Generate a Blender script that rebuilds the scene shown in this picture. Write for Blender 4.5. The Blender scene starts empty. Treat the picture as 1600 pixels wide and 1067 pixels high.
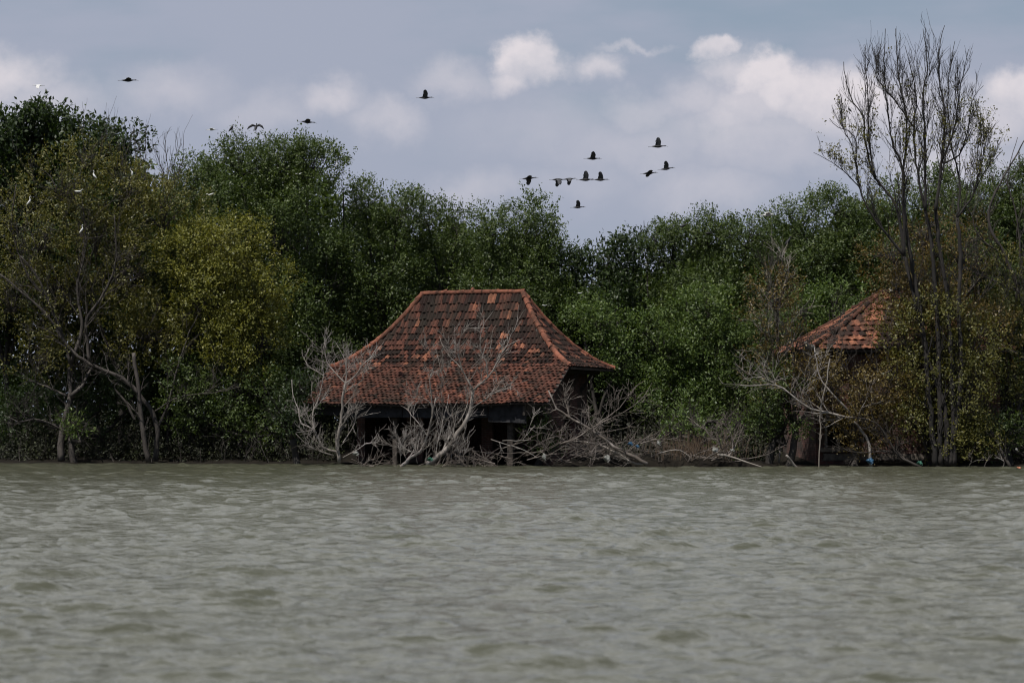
import bpy, math, random
import numpy as np
from mathutils import Vector, Matrix
R = math.radians
sc = bpy.context.scene
COL = sc.collection
rng = np.random.default_rng(7)
random.seed(11)

# ------------------------------------------------------------------ camera
CAMH = 1.5
FPX = 85.0 / 36.0 * 1600.0
HOR = 658.0
PITCH = math.atan((HOR - 533.5) / FPX)
cam = bpy.data.cameras.new('camera')
cam.lens = 85; cam.sensor_width = 36; cam.clip_start = 0.1; cam.clip_end = 20000
cam.dof.use_dof = True; cam.dof.focus_distance = 84.0; cam.dof.aperture_fstop = 2.6
cam_ob = bpy.data.objects.new('camera', cam); COL.objects.link(cam_ob)
cam_ob.location = (0, 0, CAMH); cam_ob.rotation_euler = (R(90) + PITCH, 0, 0)
sc.camera = cam_ob

def P(px, py, Y):
    """a point of the photograph at ground distance Y (metres)"""
    a = (px - 800.0) / FPX; b = (533.5 - py) / FPX
    c, s = math.cos(PITCH), math.sin(PITCH)
    dy = c - b * s; dz = s + b * c
    t = Y / dy
    return np.array([a * t, Y, CAMH + dz * t])

# ------------------------------------------------------------------ tagging
def tag(o, label=None, cat=None, group=None, kind=None):
    if label: o['label'] = label
    if cat: o['category'] = cat
    if group: o['group'] = group
    if kind: o['kind'] = kind
    return o
def empty(name, loc, rz=0.0):
    o = bpy.data.objects.new(name, None); COL.objects.link(o)
    o.location = tuple(loc); o.rotation_euler = (0, 0, rz); o.empty_display_size = 0.3
    return o
def link_mesh(name, V, F, mat, parent=None, tint=None, smooth=False, origin=None, mats=None, midx=None):
    """V (n,3) array in parent space, F (m,k) array or list of faces"""
    V = np.asarray(V, dtype=np.float32)
    me = bpy.data.meshes.new(name)
    if isinstance(F, np.ndarray):
        m, k = F.shape
        me.vertices.add(len(V)); me.vertices.foreach_set('co', V.ravel())
        me.loops.add(m * k); me.loops.foreach_set('vertex_index', F.astype(np.int32).ravel())
        me.polygons.add(m); me.polygons.foreach_set('loop_start', np.arange(0, m * k, k, dtype=np.int32))
        try: me.polygons.foreach_set('loop_total', np.full(m, k, dtype=np.int32))
        except Exception: pass
        me.update(calc_edges=True)
    else:
        me.from_pydata(V.tolist(), [], F); me.update()
    if tint is not None:
        at = me.attributes.new('tint', 'FLOAT', 'FACE'); at.data.foreach_set('value', np.asarray(tint, dtype=np.float32))
    for mm in (mats or [mat]): me.materials.append(mm)
    if midx is not None: me.polygons.foreach_set('material_index', np.asarray(midx, dtype=np.int32))
    if smooth: me.polygons.foreach_set('use_smooth', np.ones(len(me.polygons), dtype=bool))
    o = bpy.data.objects.new(name, me); COL.objects.link(o)
    if parent: o.parent = parent
    return o

class MB:
    """collects shapes, becomes ONE mesh"""
    def __init__(s): s.v = []; s.f = []; s.t = []; s.n = 0
    def add(s, V, F, t=0.5):
        V = np.asarray(V, float); s.v.append(V)
        for f in F: s.f.append(tuple(i + s.n for i in f)); s.t.append(t)
        s.n += len(V)
    def box(s, c, d, rot=None, t=0.5):
        x, y, z = [q / 2 for q in d]
        V = np.array([[-x,-y,-z],[x,-y,-z],[x,y,-z],[-x,y,-z],[-x,-y,z],[x,-y,z],[x,y,z],[-x,y,z]], float)
        if rot is not None: V = V @ np.array(rot).T
        s.add(V + np.array(c, float), [(0,3,2,1),(4,5,6,7),(0,1,5,4),(1,2,6,5),(2,3,7,6),(3,0,4,7)], t)
    def bar(s, a, b, w, h, t=0.5):
        a = Vector(a); b = Vector(b); d = (b - a); L = d.length
        q = d.to_track_quat('X', 'Z').to_matrix()
        s.box((a + b) / 2, (L, w, h), np.array(q), t)
    def tube(s, pts, rad, n=6, t=0.5, cap=True):
        V, F = tube_arrays(np.asarray(pts, float), np.asarray(rad, float), n, cap)
        s.add(V, F, t)
    def build(s, name, mat, parent=None, smooth=False, mats=None, midx=None):
        return link_mesh(name, np.concatenate(s.v), s.f, mat, parent, s.t, smooth, mats=mats, midx=midx)

def tube_arrays(p, r, n, cap=True):
    m = len(p)
    tan = np.gradient(p, axis=0); tan /= (np.linalg.norm(tan, axis=1)[:, None] + 1e-9)
    ref = np.array([0.31, 0.87, 0.12]); 
    if abs(np.dot(ref / np.linalg.norm(ref), tan[0])) > 0.9: ref = np.array([1.0, 0, 0.2])
    u = np.cross(tan, ref); u /= (np.linalg.norm(u, axis=1)[:, None] + 1e-9)
    w = np.cross(tan, u)
    a = np.arange(n) / n * 2 * math.pi
    V = p[:, None, :] + r[:, None, None] * (u[:, None, :] * np.cos(a)[None, :, None] + w[:, None, :] * np.sin(a)[None, :, None])
    V = V.reshape(-1, 3); F = []
    for i in range(m - 1):
        for j in range(n):
            k = (j + 1) % n
            F.append((i * n + j, i * n + k, (i + 1) * n + k, (i + 1) * n + j))
    if cap:
        F.append(tuple(range(n - 1, -1, -1))); F.append(tuple((m - 1) * n + j for j in range(n)))
    return V, F

# ------------------------------------------------------------------ materials
def newmat(name):
    m = bpy.data.materials.new(name); m.use_nodes = True
    nt = m.node_tree; nt.nodes.clear()
    out = nt.nodes.new('ShaderNodeOutputMaterial')
    return m, nt, out
def N(nt, typ, **kw):
    n = nt.nodes.new(typ)
    for k, v in kw.items():
        if k.startswith('i_'):
            n.inputs[k[2:].replace('_', ' ')].default_value = v
        else: setattr(n, k, v)
    return n
def ramp(nt, fac, stops):
    r = nt.nodes.new('ShaderNodeValToRGB'); e = r.color_ramp.elements
    while len(e) < len(stops): e.new(0.5)
    for el, (p, c) in zip(e, stops): el.position = p; el.color = (*c, 1)
    nt.links.new(fac, r.inputs[0]); return r.outputs[0]
def noise(nt, scale, detail=4, rough=0.55, coord='Object', vec=None):
    n = N(nt, 'ShaderNodeTexNoise'); n.inputs['Scale'].default_value = scale
    n.inputs['Detail'].default_value = detail; n.inputs['Roughness'].default_value = rough
    if vec is None:
        tc = N(nt, 'ShaderNodeTexCoord'); vec = tc.outputs[coord]
    nt.links.new(vec, n.inputs['Vector']); return n.outputs['Fac']
def mixc(nt, fac, a, b, mode='MIX'):
    n = N(nt, 'ShaderNodeMix', data_type='RGBA', blend_type=mode)
    for s, v in ((n.inputs[0], fac), (n.inputs[6], a), (n.inputs[7], b)):
        if isinstance(v, (int, float)): s.default_value = v
        elif isinstance(v, tuple): s.default_value = (*v, 1)
        else: nt.links.new(v, s)
    return n.outputs[2]
def math_(nt, op, a, b=None, clamp=False):
    n = N(nt, 'ShaderNodeMath', operation=op, use_clamp=clamp)
    for i, v in enumerate((a, b)):
        if v is None: continue
        if isinstance(v, (int, float)): n.inputs[i].default_value = v
        else: nt.links.new(v, n.inputs[i])
    return n.outputs[0]
def tintattr(nt):
    return N(nt, 'ShaderNodeAttribute', attribute_name='tint').outputs['Fac']

def leaf_mat(name, stops, gloss=0.38, trans=0.3, tcol=(1.25, 1.35, 0.5)):
    m, nt, out = newmat(name)
    col = ramp(nt, tintattr(nt), stops)
    col = mixc(nt, math_(nt, 'MULTIPLY', noise(nt, 0.45, 3), 0.9), col, mixc(nt, 1.0, col, (1.25, 1.1, 0.75), 'MULTIPLY'))
    p = N(nt, 'ShaderNodeBsdfPrincipled'); p.inputs['Roughness'].default_value = gloss
    p.inputs['Specular IOR Level'].default_value = 0.42
    nt.links.new(col, p.inputs['Base Color'])
    t = N(nt, 'ShaderNodeBsdfTranslucent'); nt.links.new(mixc(nt, 1.0, col, tcol, 'MULTIPLY'), t.inputs['Color'])
    mx = N(nt, 'ShaderNodeMixShader'); mx.inputs[0].default_value = trans
    nt.links.new(p.outputs[0], mx.inputs[1]); nt.links.new(t.outputs[0], mx.inputs[2])
    nt.links.new(mx.outputs[0], out.inputs[0]); return m

M = {}
M['leaf_dark'] = leaf_mat('leaf_dark', [(0, (0.0114,0.0217,0.0070)), (.5, (0.0227,0.0418,0.0124)), (1, (0.0481,0.0761,0.0231))], 0.50)
M['leaf_green'] = leaf_mat('leaf_green', [(0, (0.0227,0.0392,0.0115)), (.5, (0.0518,0.0821,0.0233)), (1, (0.1121,0.1511,0.0499))], 0.50)
M['leaf_bright'] = leaf_mat('leaf_bright', [(0, (0.0316,0.0585,0.0152)), (.5, (0.0690,0.1134,0.0307)), (1, (0.1403,0.1931,0.0606))], 0.50)
M['leaf_olive'] = leaf_mat('leaf_olive', [(0, (0.0405,0.0495,0.0145)), (.5, (0.0959,0.1031,0.0285)), (1, (0.1909,0.1820,0.0545))], 0.50, tcol=(1.3,1.2,.4))
M['leaf_gold'] = leaf_mat('leaf_gold', [(0, (0.0554,0.0730,0.0168)), (.5, (0.1425,0.1562,0.0328)), (1, (0.2549,0.2549,0.0614))], 0.50, tcol=(1.3,1.25,.4))
M['leaf_brown'] = leaf_mat('leaf_brown', [(0, (0.0462,0.0359,0.0104)), (.5, (0.0967,0.0752,0.0243)), (1, (0.1934,0.1537,0.0503))], 0.50, tcol=(1.3,1.1,.4))

M['leaf_shaded'] = leaf_mat('leaf_shaded', [(0, (.008,.009,.005)), (.6, (.016,.019,.008)), (1, (.045,.060,.018))], 0.7, .1)  # canopy shade painted into the leaf colour of the shore undergrowth

def bark_mat(name, c1, c2, c3, rough=0.8, sc1=3.0):
    m, nt, out = newmat(name)
    tc = N(nt, 'ShaderNodeTexCoord'); mp = N(nt, 'ShaderNodeMapping'); mp.inputs['Scale'].default_value = (1, 1, 0.35)
    nt.links.new(tc.outputs['Object'], mp.inputs[0])
    f1 = noise(nt, sc1, 5, 0.6, vec=mp.outputs[0]); f2 = noise(nt, sc1 * 9, 4, 0.6, vec=mp.outputs[0])
    col = ramp(nt, f1, [(.3, c1), (.5, c2), (.72, c3)])
    col = mixc(nt, math_(nt, 'MULTIPLY', f2, 0.6), col, mixc(nt, 1.0, col, (.45,.42,.40), 'MULTIPLY'))
    p = N(nt, 'ShaderNodeBsdfPrincipled'); p.inputs['Roughness'].default_value = rough
    nt.links.new(col, p.inputs['Base Color'])
    b = N(nt, 'ShaderNodeBump'); b.inputs['Strength'].default_value = 0.6; b.inputs['Distance'].default_value = 0.02
    nt.links.new(f2, b.inputs['Height']); nt.links.new(b.outputs[0], p.inputs['Normal'])
    nt.links.new(p.outputs[0], out.inputs[0]); return m
M['bark_dark'] = bark_mat('bark_dark', (.014,.012,.010), (.030,.025,.020), (.060,.052,.044))
M['bark_grey'] = bark_mat('bark_grey', (.022,.018,.014), (.045,.037,.031), (.105,.09,.078))
M['bark_dead'] = bark_mat('bark_dead', (.13,.112,.092), (.26,.234,.208), (.44,.41,.385), 0.75, 2.0)
M['bark_drift'] = bark_mat('bark_drift', (.07,.055,.043), (.15,.125,.105), (.30,.265,.24), 0.8, 2.5)
M['bark_black'] = bark_mat('bark_black', (.007,.006,.005), (.015,.012,.010), (.036,.030,.025), 0.85, 4.0)
M['bark_pale'] = bark_mat('bark_pale', (.16,.135,.11), (.27,.24,.205), (.40,.37,.34), 0.75)

def tile_mat(name, stops, dirt=0.55):
    m, nt, out = newmat(name)
    col = ramp(nt, tintattr(nt), stops)
    f = noise(nt, 9.0, 6, 0.65); g = noise(nt, 1.1, 4, 0.6)
    d = math_(nt, 'MULTIPLY', ramp(nt, f, [(.42, (0,0,0)), (.62, (1,1,1))]), dirt)
    col = mixc(nt, d, col, (.022,.017,.014))
    d2 = math_(nt, 'MULTIPLY', ramp(nt, g, [(.50, (0,0,0)), (.66, (1,1,1))]), 0.55)
    col = mixc(nt, d2, col, (.020,.018,.014))
    tcs = N(nt, 'ShaderNodeTexCoord'); mps = N(nt, 'ShaderNodeMapping'); mps.inputs['Scale'].default_value = (3.2, .7, .7); nt.links.new(tcs.outputs['Object'], mps.inputs[0])
    st_ = noise(nt, 1.0, 5, .65, vec=mps.outputs[0])
    col = mixc(nt, math_(nt, 'MULTIPLY', ramp(nt, st_, [(.46, (0,0,0)), (.60, (1,1,1))]), .6), col, (.026,.020,.015))
    h = noise(nt, 30, 3)
    col = mixc(nt, math_(nt, 'MULTIPLY', ramp(nt, h, [(.62, (0,0,0)), (.75, (1,1,1))]), .12), col, (.20,.18,.15))
    p = N(nt, 'ShaderNodeBsdfPrincipled'); p.inputs['Roughness'].default_value = 0.85; p.inputs['Specular IOR Level'].default_value = .15
    nt.links.new(col, p.inputs['Base Color'])
    b = N(nt, 'ShaderNodeBump'); b.inputs['Strength'].default_value = 0.5; b.inputs['Distance'].default_value = 0.01
    nt.links.new(f, b.inputs['Height']); nt.links.new(b.outputs[0], p.inputs['Normal'])
    nt.links.new(p.outputs[0], out.inputs[0]); return m
TS = [(0, (.007,.005,.004)), (.32, (.022,.010,.008)), (.55, (.068,.027,.019)), (.8, (.158,.060,.039)), (1, (.34,.138,.078))]
M['tile'] = tile_mat('clay_tile', TS, .5)
M['tile_cap'] = tile_mat('clay_cap', [(0, (.15,.058,.038)), (1, (.29,.112,.068))], .35)

def simple(name, c1, c2, scale=6, rough=0.8, spec=0.3):
    m, nt, out = newmat(name)
    col = ramp(nt, noise(nt, scale, 5, .6), [(.35, c1), (.65, c2)])
    p = N(nt, 'ShaderNodeBsdfPrincipled'); p.inputs['Roughness'].default_value = rough
    p.inputs['Specular IOR Level'].default_value = spec
    nt.links.new(col, p.inputs['Base Color']); nt.links.new(p.outputs[0], out.inputs[0]); return m
M['old_wood'] = simple('old_wood', (.03,.025,.020), (.07,.058,.05), 14)
M['fascia'] = simple('fascia_board', (.012,.012,.013), (.034,.034,.038), 5)
M['plaster'] = simple('stained_plaster', (.10,.095,.085), (.24,.22,.19), 3)
M['concrete'] = simple('concrete', (.10,.085,.07), (.20,.17,.14), 6)
M['mud'] = simple('mud', (.007,.006,.005), (.018,.015,.011), 1.5, .9, .1)
M['white'] = simple('white_feather', (.50,.50,.48), (.70,.70,.68), 20, .8)
M['black'] = simple('dark_feather', (.010,.011,.012), (.030,.028,.030), 20, .6)
M['greywing'] = simple('grey_feather', (.035,.036,.040), (.07,.07,.075), 20, .6)
M['bill'] = simple('bill', (.08,.07,.06), (.14,.12,.10), 20, .5)
M['plastic_white'] = simple('plastic_white', (.08,.08,.07), (.24,.24,.22), 6, .5)
M['plastic_blue'] = simple('plastic_blue', (.012,.04,.08), (.02,.08,.15), 6, .5)
M['plastic_green'] = simple('plastic_green', (.015,.06,.04), (.03,.12,.08), 6, .5)
M['plastic_orange'] = simple('plastic_orange', (.30,.10,.05), (.45,.18,.10), 6, .5)
M['reed'] = simple('dry_reed', (.06,.042,.028), (.15,.105,.07), 6)

def brick_mat(name, base):
    m, nt, out = newmat(name)
    tc = N(nt, 'ShaderNodeTexCoord'); mp = N(nt, 'ShaderNodeMapping'); mp.inputs['Rotation'].default_value = (R(90), 0, 0)
    nt.links.new(tc.outputs['Object'], mp.inputs[0])
    # use x+y along the wall, z up
    sep = N(nt, 'ShaderNodeSeparateXYZ'); nt.links.new(tc.outputs['Object'], sep.inputs[0])
    cb = N(nt, 'ShaderNodeCombineXYZ'); nt.links.new(math_(nt, 'ADD', sep.outputs[0], sep.outputs[1]), cb.inputs[0]); nt.links.new(sep.outputs[2], cb.inputs[1])
    br = N(nt, 'ShaderNodeTexBrick'); nt.links.new(cb.outputs[0], br.inputs['Vector'])
    br.inputs['Scale'].default_value = 1.0; br.inputs['Brick Width'].default_value = .24; br.inputs['Row Height'].default_value = .075
    br.inputs['Mortar Size'].default_value = .008
    br.inputs['Color1'].default_value = (*base, 1); br.inputs['Color2'].default_value = (base[0]*.6, base[1]*.55, base[2]*.55, 1)
    br.inputs['Mortar'].default_value = (.12,.10,.085,1)
    d = ramp(nt, noise(nt, 1.6, 6, .65), [(.40, (0,0,0)), (.62, (1,1,1))])
    col = mixc(nt, math_(nt, 'MULTIPLY', d, .9), br.outputs['Color'], (.035,.030,.024))
    p = N(nt, 'ShaderNodeBsdfPrincipled'); p.inputs['Roughness'].default_value = .9
    nt.links.new(col, p.inputs['Base Color'])
    b = N(nt, 'ShaderNodeBump'); b.inputs['Strength'].default_value = .7; b.inputs['Distance'].default_value = .01
    nt.links.new(br.outputs['Fac'], b.inputs['Height']); b.invert = True; nt.links.new(b.outputs[0], p.inputs['Normal'])
    nt.links.new(p.outputs[0], out.inputs[0]); return m
M['brick'] = brick_mat('old_brick', (.125,.046,.034))

# ------------------------------------------------------------------ water and land
def shore_y(x): return 83.0 - 0.20 * x + 0.35 * math.sin(x * 0.9) + 0.25 * math.sin(x * 2.3 + 1)
def water():
    d = [-60, -30, -10, 0, 4, 8, 10.0]
    while d[-1] < 92: d.append(d[-1] + min(max(d[-1] * 0.0030, 0.035), 0.15))
    for q in (100, 120, 160, 250, 500, 1200, 4000, 9000): d.append(q)
    d = np.array(d)
    ins = np.linspace(-1, 1, 620); outl = -1 - np.array([40, 12, 5, 2.5, 1.5, 1.0, .6, .4, .25, .15, .08])[:]
    s = np.concatenate([outl, ins, -outl[::-1]])
    half = 0.255 * np.maximum(d, 0) + 0.8
    X = s[None, :] * half[:, None]; Y = np.repeat(d[:, None], len(s), 1)
    Z = np.zeros_like(X)
    r = np.random.default_rng(3)
    dd = np.gradient(d)
    wind = R(-75)
    def field(n, l0, l1, spread, pw):
        H = np.zeros_like(X); var = 0
        for i in range(n):
            lam = l0 * (l1 / l0) ** r.random(); th = wind + r.normal(0, spread)
            k = 2 * math.pi / lam; kx, ky = k * math.cos(th), k * math.sin(th)
            amp = lam ** pw * (0.6 + 0.8 * r.random()); ph = r.random() * 6.28
            att = np.clip((lam / (np.abs(dd) + 1e-6) - 2.0) / 2.0, 0, 1)[:, None]
            H += att * amp * np.sin(kx * X + ky * Y + ph + 0.8 * np.sin(0.23 * X + 0.17 * Y + ph * 3)); var += amp * amp / 2
        return H / math.sqrt(var)
    Z += .0095 * field(60, .18, .8, .75, .9)
    # short steep crests standing out of calmer water
    a = field(46, .38, 1.15, .42, .6)
    Z += .0118 * (np.exp(1.0 * np.clip(a, -3, 2.2)) - 1.0) / 1.7
    a = field(40, .9, 2.8, .5, .6)
    Z += .008 * (np.exp(.7 * np.clip(a, -3, 2.4)) - 1.0)
    g = 0.9 + 0.2 * np.sin(0.31 * X + 1.0) * np.sin(0.21 * Y + 0.5) + 0.15 * np.sin(0.9 * X - 0.37 * Y) * np.sin(0.13 * Y)
    Z *= g
    sh = 83.0 - 0.2 * X
    Z *= np.clip((sh - Y) / 2.0, 0.6, 1)
    nr, nc = X.shape
    idx = np.arange(nr * nc).reshape(nr, nc)
    F = np.stack([idx[:-1, :-1], idx[:-1, 1:], idx[1:, 1:], idx[1:, :-1]], -1).reshape(-1, 4)
    V = np.stack([X, Y, Z], -1).reshape(-1, 3)
    m, nt, out = newmat('muddy_water')
    p = N(nt, 'ShaderNodeBsdfPrincipled'); p.inputs['Roughness'].default_value = .15; p.inputs['IOR'].default_value = 1.33
    col = ramp(nt, noise(nt, .25, 4), [(.35, (.062,.063,.042)), (.65, (.072,.073,.050))])
    nt.links.new(col, p.inputs['Base Color'])
    tc = N(nt, 'ShaderNodeTexCoord'); mp = N(nt, 'ShaderNodeMapping'); mp.inputs['Scale'].default_value = (.7, 1.25, 1)
    nt.links.new(tc.outputs['Object'], mp.inputs[0])
    a = noise(nt, 3.0, 3, .5, vec=mp.outputs[0]); b_ = noise(nt, 9.0, 3, .55, vec=mp.outputs[0])
    h = math_(nt, 'ADD', math_(nt, 'MULTIPLY', a, 1.0), math_(nt, 'MULTIPLY', b_, .33))
    b = N(nt, 'ShaderNodeBump'); b.inputs['Strength'].default_value = 1.0; b.inputs['Distance'].default_value = .065
    nt.links.new(h, b.inputs['Height']); nt.links.new(b.outputs[0], p.inputs['Normal'])
    nt.links.new(p.outputs[0], out.inputs[0])
    o = link_mesh('water', V, F, m, smooth=True); tag(o, kind='structure')
water()

def land():
    xs = np.concatenate([[-4000, -900, -200, -80], np.linspace(-45, 45, 140), [80, 200, 900, 4000]])
    t = np.concatenate([[-14, -8, -4], np.linspace(-2, 12, 50), [16, 24, 40, 90, 300, 1500, 6000]])
    X, T = np.meshgrid(xs, t)
    S = np.array([shore_y(max(-60, min(60, x))) for x in xs])[None, :]
    Y = S + T
    r = np.random.default_rng(5)
    Z = np.where(T < 0, T * 0.13, np.minimum(T * .07, .4)) + 0.04 * np.sin(X * 2.1 + Y) * np.sin(Y * 1.7) + r.normal(0, .015, X.shape)
    nr, nc = X.shape; idx = np.arange(nr * nc).reshape(nr, nc)
    F = np.stack([idx[:-1, :-1], idx[:-1, 1:], idx[1:, 1:], idx[1:, :-1]], -1).reshape(-1, 4)
    o = link_mesh('ground', np.stack([X, Y, Z], -1).reshape(-1, 3), F, M['mud'], smooth=True); tag(o, kind='structure')
land()

# ------------------------------------------------------------------ branches
def smooth_path(pts, step=0.25, jit=0.0, r=None):
    p = np.asarray(pts, float)
    if len(p) == 2: p = np.array([p[0], (p[0] + p[1]) / 2, p[1]])
    q = np.vstack([2 * p[0] - p[1], p, 2 * p[-1] - p[-2]]); outp = []
    for i in range(1, len(q) - 2):
        L = np.linalg.norm(q[i + 1] - q[i]); n = max(2, int(L / step))
        for k in range(n):
            t = k / n
            outp.append(0.5 * ((2 * q[i]) + (-q[i-1] + q[i+1]) * t + (2*q[i-1] - 5*q[i] + 4*q[i+1] - q[i+2]) * t*t + (-q[i-1] + 3*q[i] - 3*q[i+1] + q[i+2]) * t**3))
    outp.append(q[-2]); outp = np.array(outp)
    if jit > 0 and len(outp) > 3:
        outp[1:-1] += (r or rng).normal(0, jit, (len(outp) - 2, 3))
    return outp

class Wood:
    """a whole branching skeleton, one mesh"""
    def __init__(s, seed, up=0.5, twigr=0.006):
        s.mb = MB(); s.r = np.random.default_rng(seed); s.up = up; s.twigr = twigr; s.tips = []; s.k = 1.0
    def limb(s, pts, r0, r1, kids=0, klen=1.0, depth=2, jit=0.012, start=0.15, ang=(25, 60), step=0.22, kink=.16, sides=None):
        p = smooth_path(pts, step, jit, s.r); r0 *= s.k; r1 *= s.k
        n = len(p); rad = r0 + (r1 - r0) * (np.arange(n) / (n - 1)) ** 0.8
        rad = rad * (1 + s.r.normal(0, .05, n))
        s.mb.tube(p, rad, sides or (8 if r0 > .08 else 5 if r0 > .02 else 4), cap=(r0 > .03))
        s.tips.append(p[-1])
        for k in range(int(kids * .8 + .5)):
            t = start + (1 - start) * (k + s.r.random()) / max(kids, 1)
            i = min(n - 2, int(t * (n - 1)))
            d = p[i + 1] - p[i]; d /= np.linalg.norm(d) + 1e-9
            s.grow(p[i], d, klen * 1.15 * (0.6 + 0.6 * s.r.random()) * (1.15 - .5 * t), rad[i] * .42, depth, ang, kink)
    def grow(s, p0, d, L, r0, depth, ang=(25, 55), kink=.13):
        r = s.r
        a = R(r.uniform(*ang)); perp = r.normal(0, 1, 3); perp -= perp.dot(d) * d; perp /= np.linalg.norm(perp) + 1e-9
        d = d * math.cos(a) + perp * math.sin(a)
        d = d + np.array([0, 0, s.up * .5]); d /= np.linalg.norm(d)
        n = max(3, int(L / .14)); pts = [np.array(p0)]
        st = L / n
        for i in range(n):
            d = d + r.normal(0, kink, 3) + np.array([0, 0, s.up * .07]); d /= np.linalg.norm(d)
            pts.append(pts[-1] + d * st)
        pts = np.array(pts); r0 = max(r0, s.twigr * 1.2); r1 = max(s.twigr * .6, r0 * .25)
        rad = np.linspace(r0, r1, len(pts))
        s.mb.tube(pts, rad, 4 if r0 > .012 else 3, cap=False)
        s.tips.append(pts[-1])
        if depth > 0:
            nk = r.integers(2, 5)
            for k in range(nk):
                i = int((.2 + .75 * (k + r.random()) / nk) * (len(pts) - 1)); i = min(i, len(pts) - 2)
                dd = pts[i + 1] - pts[i]; dd /= np.linalg.norm(dd) + 1e-9
                s.grow(pts[i], dd, L * r.uniform(.45, .9), rad[i] * .6, depth - 1, ang, kink)
    def build(s, name, mat, parent=None):
        return s.mb.build(name, mat, parent, smooth=True)

def zp(org, scale, Y, dy=0.0, r=None, ysh=0):
    """turns zoom coordinates of a photograph crop into points at distance Y with some spread in depth"""
    def f(*pts):
        o = []; off = 0.0; tgt = (r.uniform(-dy, dy) if r is not None else 0.0)
        n = len(pts)
        for i, (x, y) in enumerate(pts):
            o.append(P(org[0] + x / scale, org[1] + (y + ysh * max(0, 1 - y / 500)) / scale, Y + tgt * (i / max(1, n - 1)) ** 1.2))
        return o
    return f

# ------------------------------------------------------------------ foliage
ALL_LEAVES = []      # sampled leaf positions, used to seat birds on the crowns
def leaves(cent, outd, per, sig, ll, lw, r, upb=0.5, shoots=0.35):
    """leaf quads around twig centres; outd = outward direction of every centre"""
    n = len(cent)
    cl = np.repeat(np.arange(n), per)
    m = len(cl)
    od = outd[cl]
    # a twig: leaves strung along a short shoot that points outward and up
    sd = outd + np.array([0, 0, upb]) + r.normal(0, .45, (n, 3)); sd /= np.linalg.norm(sd, axis=1)[:, None]
    t = r.uniform(-1, 1, m)
    pos = cent[cl] + sd[cl] * (t * sig * 1.7)[:, None] + r.normal(0, sig * shoots, (m, 3))
    ax = sd[cl] * .7 + r.normal(0, .75, (m, 3)); ax /= np.linalg.norm(ax, axis=1)[:, None]
    nn = od * .85 + np.array([0, 0, .40]) + r.normal(0, .48, (m, 3))
    sidev = np.cross(ax, nn); sidev /= (np.linalg.norm(sidev, axis=1)[:, None] + 1e-9)
    nn = np.cross(sidev, ax)
    sz = r.uniform(.7, 1.25, m)[:, None]
    l = ll * sz; w = lw * sz
    fold = nn * (w * .22)
    b = pos; tip = pos + ax * l; mid = pos + ax * l * .48
    V = np.stack([b, mid + sidev * w * .5 + fold, tip, mid - sidev * w * .5 + fold], 1).reshape(-1, 3)
    ct = r.uniform(0, 1, n)
    tint = np.clip(.30 * ct[cl] + .55 * r.random(m) + r.normal(0, .08, m) + .08, 0, 1)
    return V, tint
def build_leaves(name, parts, mat, parent):
    V = np.concatenate([p[0] for p in parts]); T = np.concatenate([p[1] for p in parts])
    # centre on parent (an empty without rotation)
    ALL_LEAVES.append(V[::12].copy())
    V = V - np.array(parent.location)
    F = np.arange(len(V)).reshape(-1, 4)
    return link_mesh(name, V, F, mat, parent, T)

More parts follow.
